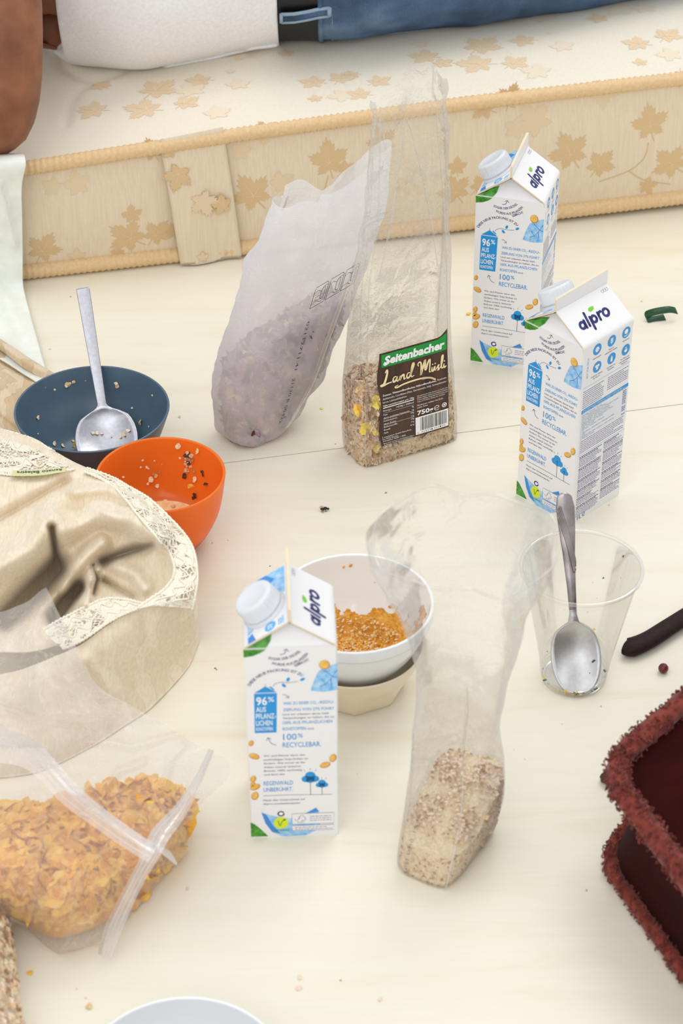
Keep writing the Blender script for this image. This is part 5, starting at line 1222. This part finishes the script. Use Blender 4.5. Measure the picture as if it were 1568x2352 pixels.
# crimped fold lines where the gusset is pressed in
mb = MB(); QB = crom(SB, 80)
for a_, z0, z1 in ((pi*1.27, .0, .37), (pi*1.72, .02, .37), (pi*1.12, .10, .36), (pi*.0+.25, .08, .36)):
    ln = [ringpt(q, a_, .0006) for q in QB if z0 <= q[2] <= z1]; mb.tube(ln, .0007, 'clear', 5)
for s_ in range(2):
    ln = [ringpt(q, pi*(1.38+.22*s_)+(.35-.7*s_)*(q[2]-.2)/.17, .0015) for q in QB if .2 <= q[2] <= .36]; mb.tube(ln, .0010, 'clear', 5)
put(mb, 'gusset_fold', mb_b)
def front_face(u, z, l, sp=SB, W_=.105):
    """front panel of the bag: u in mm along its lower edge, z in metres"""
    i = float(np.interp(z, sp[:, 2], np.arange(len(sp)))); a = int(min(i, len(sp)-2)); q = sp[a]+(sp[a+1]-sp[a])*(i-a)
    cx, cy, _, w_, d, p, n = q; x = min(max(u/1000-W_/2, -w_/2*.995), w_/2*.995); t = abs(2*x/w_); y = -d/2*(max(0, 1-t**n))**(1/n)-l
    return np.array([cx+x*math.cos(p)-y*math.sin(p), cy+x*math.sin(p)+y*math.cos(p), z])
mb = MB()
LW = Print(mb, lambda u, v, l: front_face(u-1.5+(1.6*math.sin(v/9) if u < 23 else 0), v/1000, l+.0021)); LW.l = .0
for i in range(20):
    for j in range(20):
        u0, u1 = 19.5+i*3.77, 19.5+(i+1)*3.77; lo = lambda u: 23.5; hi = lambda u: 127.4+(6.5*max(0, (u-86)/9) if u > 86 else 0)
        v0 = lambda u, k: lo(u)+(hi(u)-lo(u))*k/20
        LW.poly([(u0, v0(u0, j)), (u1, v0(u1, j)), (u1, v0(u1, j+1)), (u0, v0(u0, j+1))], 'brown')
LW.l = .00025
for i in range(14):
    u0, u1 = 23+i*5.05, 23+(i+1)*5.05; lift = lambda u: 4.5*max(0, (u-84)/10)
    LW.poly([(u0, 112), (u1, 111.8), (u1, 125.6+lift(u1)), (u0, 125.6+lift(u0))], 'lgreen')
LW.text('Seitenbacher', 25.8, 114.8, 8.6, 'white', 65, .045, lift=8, shear=.12); LW.stroke([(26.4, 117.2), (25.2, 115.2), (27, 114.0), (29.4, 115.4), (28.4, 117.2)], 1.1, 'white', 9, smooth=14)
tp = lambda t: .55+.75*math.sin(pi*t)
def scr(pts, wd=1.5, n=22): LW.stroke([(x, y) for x, y in pts], wd, 'cream', 8, taper=tp, smooth=n)
scr([(26.5, 105.5), (28.5, 108.5), (28.8, 105.5), (27.2, 99.5), (25.2, 94.5), (22.8, 92.6), (25, 92.6), (29, 93.6), (33.4, 94)], 1.9, 30)
scr([(38.6, 98.4), (36, 98.6), (34.6, 95.6), (35.6, 93.2), (38.2, 95.4), (39.3, 98.4), (38.5, 94.2), (39.8, 93.2), (41.2, 95)])
scr([(41.2, 95), (42.6, 98.4), (42.4, 94.4), (42.0, 93.3), (43.6, 97), (46.2, 98.6), (46.4, 95.6), (46.6, 93.2), (48.4, 94.2)])
scr([(53.6, 98.2), (51, 98.8), (49.4, 95.8), (50.4, 93.2), (53, 95.2), (55.4, 101), (57.4, 106.4), (56.6, 108), (55.0, 104.0), (54.0, 96), (55, 93.4), (57.5, 94.6)], 1.5, 34)
scr([(62.6, 102.8), (61.6, 105.2), (63.6, 107.2), (65.2, 104.6), (65.0, 97), (64.6, 92.4), (66.2, 98), (69, 106), (69.6, 107), (69.4, 99), (70.2, 97), (72.6, 104), (74.8, 107), (74.6, 100), (74.0, 93.6), (75.6, 93.4)], 1.7, 50)
scr([(77, 98), (76.6, 94.4), (78, 93.2), (80, 97.8), (79.8, 94), (81.2, 93.6)]); LW.ell(77.6, 100.6, .7, .8, 'cream', 0, 8); LW.ell(80.4, 100.8, .7, .8, 'cream', 0, 8)
scr([(81.2, 94), (84.4, 98.4), (83.6, 95.8), (84.4, 93.2), (82.2, 92.8)]); scr([(85.4, 93.8), (88.4, 100), (89.4, 106.6), (88.2, 106), (87.2, 97), (88, 93.4), (89.6, 94)]); scr([(90.2, 97.8), (90.0, 94.4), (91.4, 93.6), (92.8, 94.8)]); LW.ell(90.8, 100.4, .7, .8, 'cream', 0, 8)
scr([(40, 88.6), (36.5, 87.6), (38.5, 86.2), (46, 88.0), (58, 88.8), (70, 88.2), (77, 85.4), (80, 83.6)], 1.4, 30); LW.stroke([(66, 88.2), (74, 87), (80, 83.4)], 1.8, 'cream', 8, smooth=10)
LW.text('Zutaten:', 23, 80.4, 2.1, 'white', 9.4, .01, 8); LW.text('Weizenvollkornflocken, Hafervollkornflocken,', 33.4, 80.6, 2.1, 'white', 48, .02, 8); LW.text('Rosinen,', 82.6, 80.8, 2.1, 'white', 10.4, 0, 8)
LW.text('Apfelstücke, Cornflakes (Mais, Gerstenmalz, Salz), Sonnenblumen-', 23, 76.6, 2.1, 'white', 70, 0, 8); LW.text('kerne, Leinsaatblättchen.', 23, 72.8, 2.1, 'white', 26, 0, 8)
LW.text('Nährwertinformation pro 100g', 23.2, 68.8, 2.1, 'white', 33.4, .01, 8); LW.rect(23, 66.9, 56.4, 67.9, 'white', 8, 4)
LW.text('1434kJ / 340kcal', 56.2, 63.6, 2.1, 'white', 19, 0, 8, align='R'); LW.text('Energie', 23.2, 63.4, 2.0, 'white', 8.6, 0, 8)
y = 58.6
for t, v_ in (('Fett', '4g'), ('davon gesättigte Fettsäuren', '1g'), ('Kohlenhydrate', '59g'), ('davon Zucker', '11g'), ('Ballaststoffe', '12g'), ('Eiweiß', '11g'), ('Salz', '0,1g')):
    LW.text(t, 23.2, y, 1.9, 'white', min(1.12*len(t), 28), 0, 8); LW.text(v_, 56.2, y+.4, 1.9, 'white', None, 0, 8, align='R')
    if t in ('Fett', 'Kohlenhydrate', 'Ballaststoffe'): LW.rect(23.2, y+2.9, 56.4, y+3.1, 'white', 8, 4)
    y -= 3.45
LW.text('Seitenbacher GmbH Naturkost,', 22, 33.2, 1.7, 'white', 31, 0, 8); LW.text('D-74722 Buchen,', 22, 30.8, 1.7, 'white', 16.6, 0, 8); LW.text('Infotelefon: 06281 / 3066', 22, 28.6, 1.7, 'white', 24.6, 0, 8)
LW.text('Bitte kühl und gut verschlossen lagern.', 22, 26.0, 1.3, 'white', 34, 0, 8); LW.text('Zu Hause, am besten im Kühlschrank.', 22, 24.2, 1.3, 'white', 33, 0, 8)
LW.text('Allergenhinweis: Kann Spuren von Sesam, Soja,', 60, 69.4, 1.4, 'white', 34, 0, 8); LW.text('Milchprodukten, Erdnuss und Nüssen enthalten.', 60, 67.2, 1.4, 'white', 34, 0, 8); LW.text('Trotz sorgfältiger Kontrolle können Steine oder', 60, 65.0, 1.4, 'white', 34, 0, 8); LW.text('Teile von Früchten, Nüssen etc. enthalten.', 60, 62.8, 1.4, 'white', 31, 0, 8)
LW.text('Mindestens haltbar bis Ende', 59.8, 58.6, 1.7, 'white', 28.6, 0, 8); LW.text('siehe Seite', 59.8, 56, 1.7, 'white', 11.6, 0, 8)
LW.text('750g', 59.8, 48.2, 5.0, 'white', 17.6, .03, 8); LW.stroke([(79.2, 50.4), (83.4, 50.6), (83.2, 52.2), (81, 53), (79, 51.6), (79, 49.2), (81, 47.8), (83.4, 48.6)], .6, 'white', 8, smooth=20)
LW.ell(89.8, 51.2, 2.7, 2.7, 'white', 0, 8); LW.stroke([(89.8+1.5*math.cos(a), 51.2+1.5*math.sin(a)) for a in np.linspace(.8, 3.4, 8)], .8, 'brown', 9); LW.stroke([(89.8+1.5*math.cos(a), 51.2+1.5*math.sin(a)) for a in np.linspace(4, 6.3, 8)], .8, 'brown', 9)
LW.rect(57.6, 25.6, 94, 45.8, 'white', 8, 6); x = 62.8; rb = random.Random(4)
while x < 91.6:
    w_ = rb.choice((.3, .3, .6, .9)); LW.rect(x, 29.4, x+w_, 44.4, 'black', 10); x += w_+rb.choice((.3, .35, .6, .8))
for k, c in enumerate('4008391042155'): LW.text(c, 59.4 if k == 0 else 64.2+(k-1)*2.15+(.9 if k > 6 else 0), 26.6, 1.9, 'black', 1.3, 0, 10)
put(mb, 'paper_label', mb_b)
mb = MB(); SD = Print(mb, lambda u, v, l: ringpt(crom(SB, 2)[0]*0+np.array([np.interp(v/1000, SB[:, 2], SB[:, k]) for k in range(7)]), pi*1.215-u*.012, .0008+l))
for k, c in enumerate('02.2022 L057'): SD.text(c, 0, 0, 2.4, 'ink', None, 0, 1, warp=None) if False else None
v_, f_ = text2d('02.2022 L057', 0)
vv = np.stack([v_[:, 1]*4.2-1, 122-(v_[:, 0]-v_[:, 0].min())/(v_[:, 0].max()-v_[:, 0].min())*27], 1); SD.mesh(vv, f_, 'ink', 2)
put(mb, 'date_print', mb_b)
# contents
def fill_bag(name, sp, ztop_, slope, keyc, tpl, keys, n, size, label, cat, shrink=-.0030, loc=None):
    mb = MB(); Q0 = crom(sp, 160); Q = [q for q in Q0 if q[2] <= ztop_+.03]; Q = crom(np.array(Q), 60); Qz = np.linspace(Q[0][2], Q[-1][2], 60); Q = [np.array([np.interp(z, [q[2] for q in Q0], [q[k] for q in Q0]) for k in range(7)]) for z in Qz]; P = []
    zf = lambda x, y: ztop_+slope[0]*(x-sp[0][0])+slope[1]*(y-sp[0][1])
    for q in Q:
        row = []
        for k in range(72):
            p = ringpt(q, 2*pi*k/72, shrink); p[2] = min(max(p[2], .0016), zf(p[0], p[1])+.004*fbm(p*np.array([1, 1, 0]), 60)); row.append(p)
        P.append(row)
    mb.grid(P, keyc, True); mb.cap(P[0], keyc, True)
    c = np.mean(P[-1], axis=0)+np.array([0, 0, .006]); top = []
    for t in np.linspace(0, 1, 8): top.append([p*(1-t)+c*t for p in P[-1]])
    mb.grid(top, keyc, True)
    for i in range(n):
        if random.random() < .82:
            q = Q[random.randrange(len(Q))]; p = ring_uniform(q, shrink+.0003-random.random()*.0008)
            if p[2] > zf(p[0], p[1]): continue
            nn = p-np.array([q[0], q[1], p[2]]); nn = nn/(np.linalg.norm(nn)+1e-9); tl = .30
        else:
            q = Q[-1]; a = random.uniform(0, 2*pi); p = ringpt(q, a, shrink); p = c*(1-math.sqrt(random.random()))*1.0+p*0; r_ = math.sqrt(random.random())
            b = ringpt(q, a, shrink); p = c*(1-r_)+b*r_; p[2] = zf(p[0], p[1])+.002+.006*(1-r_)+random.random()*.003; nn = np.array([0, 0, 1.]); tl = .8
        s = size(p); put_flake(mb, random.choice(tpl), p, s, random.choice(keys), nn, tl)
    o = mb.build(name); o.location = (0, 0, 0); tagm(o, label, cat, kind='stuff'); return o
xm = px2x(880, 1.8, .05)
fill_bag('muesli', SB, .078, (-.16, .0), 'oat', OATS, ['oat', 'oat', 'oatp', 'oatp', 'oat2', 'oat', 'bran'], 5200, lambda p: (random.uniform(.0030, .0056) if p[0] < xm+.012 or random.random() < .06 else random.uniform(.0014, .0026)), 'muesli flakes filling the bottom of the clear labelled bag', 'muesli')
mb = MB()
for u, z, s, k in ((4, .047, .0085, 'cornlemon'), (15, .042, .0062, 'cornlemon'), (15.5, .075, .0075, 'cornlemon'), (14, .02, .0045, 'cornlemon'), (-12, .066, .0085, 'corn'), (-4, .088, .007, 'oat2')):
    p = front_face(max(u, 1), z, 0) if u > 0 else ringpt(np.array([np.interp(z, SB[:, 2], SB[:, k2]) for k2 in range(7)]), pi*1.13, -.001)
    put_flake(mb, random.choice(CORN), np.array(p)+np.array([.0006, .0012, 0]), s, k, (.4, -.9, .1), .12)
tagm(mb.build('cornflakes'), 'few yellow cornflakes among the muesli in the labelled bag', 'cornflakes', kind='stuff')

# -- frosted bag behind it
FR = spec([(.0008, 528, 612, 1.822, .040, 34, 3), (.010, 488, 680, 1.828, .052, 34, 3.5), (.035, 478, 732, 1.835, .056, 34, 3.5), (.06, 474, 770, 1.840, .056, 34, 3.5), (.10, 488, 802, 1.845, .054, 32, 3.5), (.14, 513, 838, 1.850, .048, 30, 3.2),
           (.18, 543, 870, 1.852, .040, 28, 3), (.22, 581, 893, 1.854, .034, 24, 3), (.25, 606, 903, 1.856, .032, 20, 3), (.266, 616, 907, 1.856, .032, 18, 3)])
fb = empty('frosted_bag', (-.06, 1.84, 0), 'open frosted white plastic bag of purplish muesli leaning behind the labelled bag', 'bag')
def topF(p, f, q):
    k = max(0, f-.75)/.25; x840 = px2x(835, 1.85, .26); xa = px2x(735, 1.85, .26); p = p.copy()
    t = 1/(1+math.exp(-(p[0]-x840)*200)); back = p[1] > q[1]
    p[2] += k*(.030*t+(-.014*math.exp(-((p[0]-xa)/.014)**2) if back else -.010*(p[0] < xa))+.003*math.sin(p[0]*150)); return p
mb = MB(); loft(mb, FR, 'frost', 90, 110, .007, 22, topF, wz=(.7, .7), ridge=.35); put(mb, 'film', fb)
mb = MB(); QF = crom(FR, 60)
def ribbon(mb, lines, key):
    A, B = lines; mb.grid([A, [(np.array(a)+np.array(b))/2+np.array([0, -.001, .0003]) for a, b in zip(A, B)], B], key)
def onF(a, q, g=.0018): return ringpt(q, a, g)
ribbon(mb, [[onF(pi*(1.56+.10*(q[2]/.25)), q) for q in QF if .012 < q[2] < .20], [onF(pi*(1.60+.10*(q[2]/.25)), q) for q in QF if .012 < q[2] < .20]], 'seamfilm')
put(mb, 'back_seam', fb)
def side_frame(sp, px, zref, g):
    """mapper for print lying on one panel of a bag: u in mm across, z in metres"""
    q = np.array([np.interp(zref, sp[:, 2], sp[:, k]) for k in range(7)]); best = None
    for k in range(400):
        a = pi+pi*k/400; p = ringpt(q, a, g); e = abs(p[0]-px2x(px, p[1], zref))
        if best is None or e < best[0]: best = (e, a)
    a0 = best[1]; t = ringpt(q, a0+.12, g)-ringpt(q, a0-.12, g); t /= np.linalg.norm(t); n = np.array([t[1], -t[0], 0])
    if n[1] > 0: n = -n
    if t[0] < 0: t = -t
    def f(u, z, l):
        q = np.array([np.interp(z, sp[:, 2], sp[:, k]) for k in range(7)]); return ringpt(q, a0, g)+t*u*.001+n*l
    return f
def front_px(sp, px, z, g):
    """point on the near side of a lofted bag seen at image column px and height z"""
    q = np.array([np.interp(z, sp[:, 2], sp[:, k]) for k in range(7)]); best = None
    for k in range(240):
        a = pi+pi*k/240; p = ringpt(q, a, g); e = abs(p[0]-px2x(px, p[1], z))
        if best is None or e < best[0]: best = (e, p)
    return best[1]
mb = MB()
def FP(px0, z0, sx, sz, slant=0):
    fr_ = side_frame(FR, px0+45, z0, .0052)
    return Print(mb, lambda u, v, l: fr_(sx*u-19, z0+sz*v+slant*u, l))
P1 = FP(705, .146, .86, .00088, .00026)
for k in range(3):
    x = k*18.2; P1.stroke([(x, 1), (x+15.5, 1), (x+16.5, 3), (x+17, 23), (x+15.5, 25), (x+2, 25), (x+1, 22), (x, 1)], .7, 'ink', 2)
    P1.stroke([(x+1.2, 18), (x+5, 20), (x+10, 17), (x+13, 21.5), (x+16.4, 21)], .5, 'ink', 2, smooth=14); P1.stroke([(x+.6, 5), (x+6, 7), (x+11, 3.5), (x+16, 5)], .5, 'ink', 2, smooth=12)
    P1.stroke([(x+10, 8), (x+10, 18), (x+13, 21), (x+14, 18), (x+14, 8), (x+12, 6), (x+10, 8)], .6, 'ink', 2, smooth=16)
    if k == 0: P1.stroke([(x+4, 8), (x+4, 12), (x+13, 12), (x+13, 8), (x+4, 8)], .6, 'ink', 2)
for t, z_, hz in (('02112711:41', .083, .050), ('21130 B 00422', .027, .047)):
    v_, f_ = text2d(t, 0); L_ = v_[:, 0].max()-v_[:, 0].min()
    fr2 = side_frame(FR, 672, .08, .0052)
    P2 = Print(mb, lambda u, v, l, z_=z_, hz=hz: fr2(u-.0*v, z_+hz*(1-v), l)); P2.mesh(np.stack([v_[:, 1]*4.4, (v_[:, 0]-v_[:, 0].min())/L_], 1), f_, 'ink', 2)
put(mb, 'bag_print', fb)
FRi = FR.copy(); FRi[:, 3] -= .006; FRi[:, 4] -= .006
fill_bag('berry_muesli', FRi, .100, (.42, -.1), 'purple', CORN, ['purple', 'purple', 'oat2', 'purple', 'raisin'], 900, lambda p: random.uniform(.004, .008), 'purplish berry muesli inside the frosted white bag', 'muesli', -.0026)

# -- tall soft clear bag in front, mouth wide open
CL = spec([(.0008, 900, 1140, 1.248, .080, -31, 5), (.006, 893, 1156, 1.25, .086, -31, 5), (.02, 895, 1166, 1.25, .086, -31, 5), (.05, 906, 1180, 1.25, .082, -30, 4.5), (.09, 921, 1176, 1.25, .066, -26, 4), (.13, 934, 1162, 1.25, .050, -20, 3.2), (.165, 945, 1176, 1.25, .042, -14, 2.8),
           (.20, 942, 1190, 1.25, .044, -8, 2.5), (.235, 915, 1204, 1.25, .056, -5, 2.3), (.262, 880, 1240, 1.25, .070, -4, 2.2), (.288, 853, 1278, 1.25, .088, -4, 2.1), (.305, 846, 1292, 1.25, .094, -4, 2.1)])
ob2 = empty('oat_bag', (.08, 1.25, 0), 'tall soft clear bag standing wide open in front with oats at the bottom', 'bag')
def topC(p, f, q):
    k = max(0, f-.6)/.4; p = p.copy(); a = math.atan2(p[1]-q[1], p[0]-q[0]); p[2] += k*(.22*(p[1]-q[1])+.004*math.sin(a*3+1)+.0025*math.sin(a*7)); return p
mb = MB(); loft(mb, CL, 'clear2', 110, 120, .0065, 16, topC, wz=(.10, 1.), ridge=.5); put(mb, 'film', ob2)
mb = MB(); QC = crom(CL, 90); ln = []
top_ring = [topC(ringpt(CL[-1], 2*pi*k/120), 1, CL[-1]) for k in range(120)]
mb.tube(top_ring, .0009, 'clear2', 6, True)
put(mb, 'rim_edge', ob2)
mb = MB(); mb.tube([ringpt(q, pi*1.70-(.9*(q[2]/.3)), .001) for q in QC if q[2] < .19], .0009, 'clear2', 5); put(mb, 'corner_fold', ob2)
mb = MB()
for t, z0, z1, px0, hh, nm_ in (('Mindestens haltbar bis Ende', .118, .012, 940, 3.4, 'date_print'), ('L051 L010  10:46', .066, .006, 952, 3.6, 'batch_print')):
    mb = MB(); v_, f_ = text2d(t, 0); L_ = v_[:, 0].max()-v_[:, 0].min()
    fr3 = side_frame(CL, px0+3, .05, .0016)
    P3 = Print(mb, lambda u, v, l, z0=z0, z1=z1: fr3(u, z1+(z0-z1)*v, l)); P3.mesh(np.stack([-v_[:, 1]*hh, (v_[:, 0]-v_[:, 0].min())/L_], 1), f_, 'inkg', 2); put(mb, nm_, ob2)

fill_bag('rolled_oats', CL, .050, (.30, .45), 'oat', OATS, ['oat', 'oat', 'oatp', 'oatp', 'oat2', 'bran'], 5200, lambda p: (random.uniform(.0028, .0042) if p[0] > .108 else random.uniform(.0011, .0019)), 'fine rolled oats at the bottom of the tall clear bag', 'oats', -.0024)

# ------------------------------------------------------------------ lying frosted bag of cornflakes
cb = empty('cornflake_bag', (-.20, 1.27, 0), 'crumpled frosted bag of cornflakes slumped on the floor against the pillowcase', 'bag')
CT = [[(-140, 1850, .052), (-40, 1850, .056), (60, 1858, .058), (170, 1836, .060), (260, 1812, .060), (345, 1800, .056), (415, 1826, .042), (441, 1850, .026)],
      [(-140, 1930, .056), (-40, 1930, .060), (60, 1925, .062), (180, 1910, .064), (280, 1890, .062), (360, 1880, .056), (418, 1885, .036), (440, 1895, .016)],
      [(-140, 2010, .05), (-40, 2005, .058), (60, 2000, .060), (170, 1990, .060), (270, 1975, .055), (345, 1965, .042), (395, 1955, .022), (420, 1950, .006)],
      [(-130, 2060, .03), (-40, 2060, .04), (50, 2070, .044), (150, 2070, .046), (240, 2050, .038), (300, 2035, .026), (345, 2020, .012), (368, 2012, .003)],
      [(-110, 2090, .004), (-30, 2075, .012), (40, 2115, .012), (120, 2150, .014), (190, 2140, .012), (240, 2120, .008), (280, 2100, .004), (300, 2090, .0022)]]
CT = [[(x_, y_, max(z_-.006, .0015)) for x_, y_, z_ in r_] for r_ in CT]
mb = MB(); P, N = cloth(mb, CT, 60, 50, 'corn2', wr=.004, wsc=60)
nv_, nu_ = P.shape[:2]
for i in range(1700):
    a, b = random.random()*(nv_-7), random.random()*(nu_-7); p = P[int(a), int(b)]*.5+P[int(a)+1, int(b)+1]*.5
    du = P[int(a), int(b)+1]-P[int(a), int(b)]; dv = P[int(a)+1, int(b)]-P[int(a), int(b)]; n = np.cross(dv, du); n = n/(np.linalg.norm(n)+1e-9)
    if n[2] < 0: n = -n
    if p[2] < .005: continue
    put_flake(mb, random.choice(CORN), p+n*random.uniform(-.002, .0025), random.uniform(.0065, .0125), random.choice(['corn', 'corn', 'corn', 'corn2', 'corn', 'corn2']), n, .5)
for k in range(len(mb.v)):
    if mb.v[k][2] < .0012: mb.v[k] = (mb.v[k][0], mb.v[k][1], .0012)
tagm(mb.build('cornflakes'), 'golden cornflakes inside the slumped frosted bag on the left', 'cornflakes', kind='stuff')
FN = [[(-140, 1428, .116), (-20, 1412, .120), (30, 1392, .130), (70, 1378, .140), (107, 1354, .150)],
      [(-140, 1500, .124), (-20, 1480, .126), (40, 1462, .130), (90, 1450, .134), (150, 1438, .128)],
      [(-140, 1590, .124), (-20, 1572, .124), (70, 1562, .122), (150, 1560, .116), (226, 1572, .104)],
      [(-140, 1675, .116), (0, 1665, .114), (110, 1655, .108), (220, 1645, .098), (333, 1640, .080)],
      [(-140, 1755, .094), (30, 1745, .090), (180, 1735, .084), (330, 1722, .078), (470, 1724, .072)],
      [(-140, 1800, .080), (40, 1795, .076), (220, 1780, .074), (370, 1762, .072), (522, 1742, .066)],
      [(-140, 1850, .074), (40, 1842, .072), (240, 1830, .072), (400, 1812, .060), (518, 1792, .052)],
      [(-140, 1920, .072), (40, 1920, .074), (240, 1905, .074), (380, 1890, .060), (446, 1872, .036)],
      [(-140, 2005, .062), (40, 2000, .070), (210, 1985, .070), (340, 1968, .054), (436, 1942, .016)],
      [(-130, 2062, .040), (40, 2070, .054), (170, 2070, .056), (270, 2046, .042), (375, 2015, .006)],
      [(-110, 2094, .006), (30, 2118, .018), (130, 2160, .020), (210, 2152, .020), (295, 2108, .003)],
      [(-100, 2080, .002), (15, 2095, .002), (110, 2178, .002), (150, 2188, .002), (240, 2168, .002)]]
FOLD = [([(0, 1615), (110, 1650), (240, 1660)], 10, .010), ([(120, 1400), (160, 1500), (230, 1600)], 9, .006), ([(60, 1450), (70, 1560), (60, 1640)], 12, .007), ([(200, 1700), (300, 1715), (420, 1690)], 10, .007),
        ([(255, 1800), (270, 1770), (330, 1750)], 8, .008), ([(380, 1800), (390, 1750), (420, 1720)], 8, .008), ([(100, 1880), (95, 2000), (80, 2090)], 10, .008), ([(180, 1920), (190, 2000), (160, 2080)], 9, .006), ([(140, 2180), (160, 2140), (220, 2120)], 7, .006)]
mb = MB(); cloth(mb, FN, 130, 220, 'frost2', FOLD, wr=.006, wsc=26, zmin=.0022)
put(mb, 'film', cb)
def strap(name, mid, zs, wpx, key='seamfilm', cr=0):
    M_ = crom(np.array([(*m_, z) for m_, z in zip(mid, zs)]), 40); W_ = crom(np.array([(w_, 0) for w_ in wpx]), 40)[:, 0]; rows = [[], [], [], [], []]
    for i, q in enumerate(M_):
        t = M_[min(i+1, 39)]-M_[max(i-1, 0)]; t = t[:2]/np.linalg.norm(t[:2]); n = np.array([-t[1], t[0]])
        for k, u in enumerate((-.5, -.25, 0, .25, .5)):
            px, py = q[:2]+n*W_[i]*u; rows[k].append(G(px, py, q[2]+(.0025 if k == 2 else .001 if k in (1, 3) else 0)*(1 if not cr else .8)))
    mb = MB(); mb.grid(rows, key)
    for k in (1, 2, 3): mb.tube(rows[k], .0005, key, 5)
    put(mb, name, cb)
strap('folded_seam', [(-60, 1700), (0, 1712), (60, 1728), (110, 1770), (160, 1825), (230, 1880), (300, 1930), (352, 1962)], [.100, .098, .095, .092, .088, .086, .082, .078], [84, 80, 70, 56, 54, 48, 46, 44])
strap('twisted_tie', [(485, 1722), (455, 1790), (415, 1860), (370, 1915), (345, 1965), (315, 2020), (285, 2080), (262, 2130), (240, 2196)], [.074, .074, .072, .074, .074, .056, .040, .026, .006], [14, 20, 34, 44, 40, 34, 36, 40, 34])
strap('folded_seam', [(352, 1940), (385, 1962), (405, 1985)], [.078, .062, .045], [6, 16, 6])

# -- corner of another oat bag at the lower left edge
lb_ = empty('oat_bag', (-.27, 1.12, 0), 'clear bag of oats cut off by the lower left edge of the photo', 'bag')
BL_ = [[(-300, 2060, .03), (-150, 2050, .05), (-60, 2050, .055), (-15, 2060, .040), (4, 2075, .018), (8, 2085, .002)],
       [(-300, 2150, .05), (-150, 2150, .06), (-60, 2150, .062), (-5, 2155, .045), (18, 2160, .02), (22, 2165, .002)],
       [(-300, 2250, .05), (-150, 2250, .06), (-60, 2250, .062), (5, 2250, .045), (30, 2250, .02), (34, 2250, .002)],
       [(-300, 2360, .05), (-150, 2360, .06), (-50, 2360, .062), (15, 2360, .045), (42, 2358, .02), (48, 2356, .002)],
       [(-300, 2460, .03), (-150, 2460, .05), (-50, 2460, .05), (20, 2460, .03), (50, 2458, .01), (60, 2456, .002)]]
mb = MB(); P, N = cloth(mb, BL_, 30, 40, 'oat', wr=.003, wsc=60)
for i in range(1500):
    a, b = random.random()*38, random.random()*28; p = P[int(a), int(b)]
    put_flake(mb, random.choice(OATS), p+np.array([.0, -.0005, .0008]), random.uniform(.002, .0042), random.choice(['oat', 'oat', 'oatp', 'oat2', 'bran']), (.4, -.4, .8), .4)
for k in range(len(mb.v)):
    if mb.v[k][2] < .0008: mb.v[k] = (mb.v[k][0], mb.v[k][1], .0008)
tagm(mb.build('rolled_oats'), 'rolled oats inside the cut-off clear bag at the lower left', 'oats', kind='stuff')
mb = MB(); cloth(mb, [[(x+(3 if x > -20 else 0), y, z+.0025) for x, y, z in r_] for r_ in BL_], 40, 50, 'clear', wr=.002, wsc=40); put(mb, 'film', lb_)
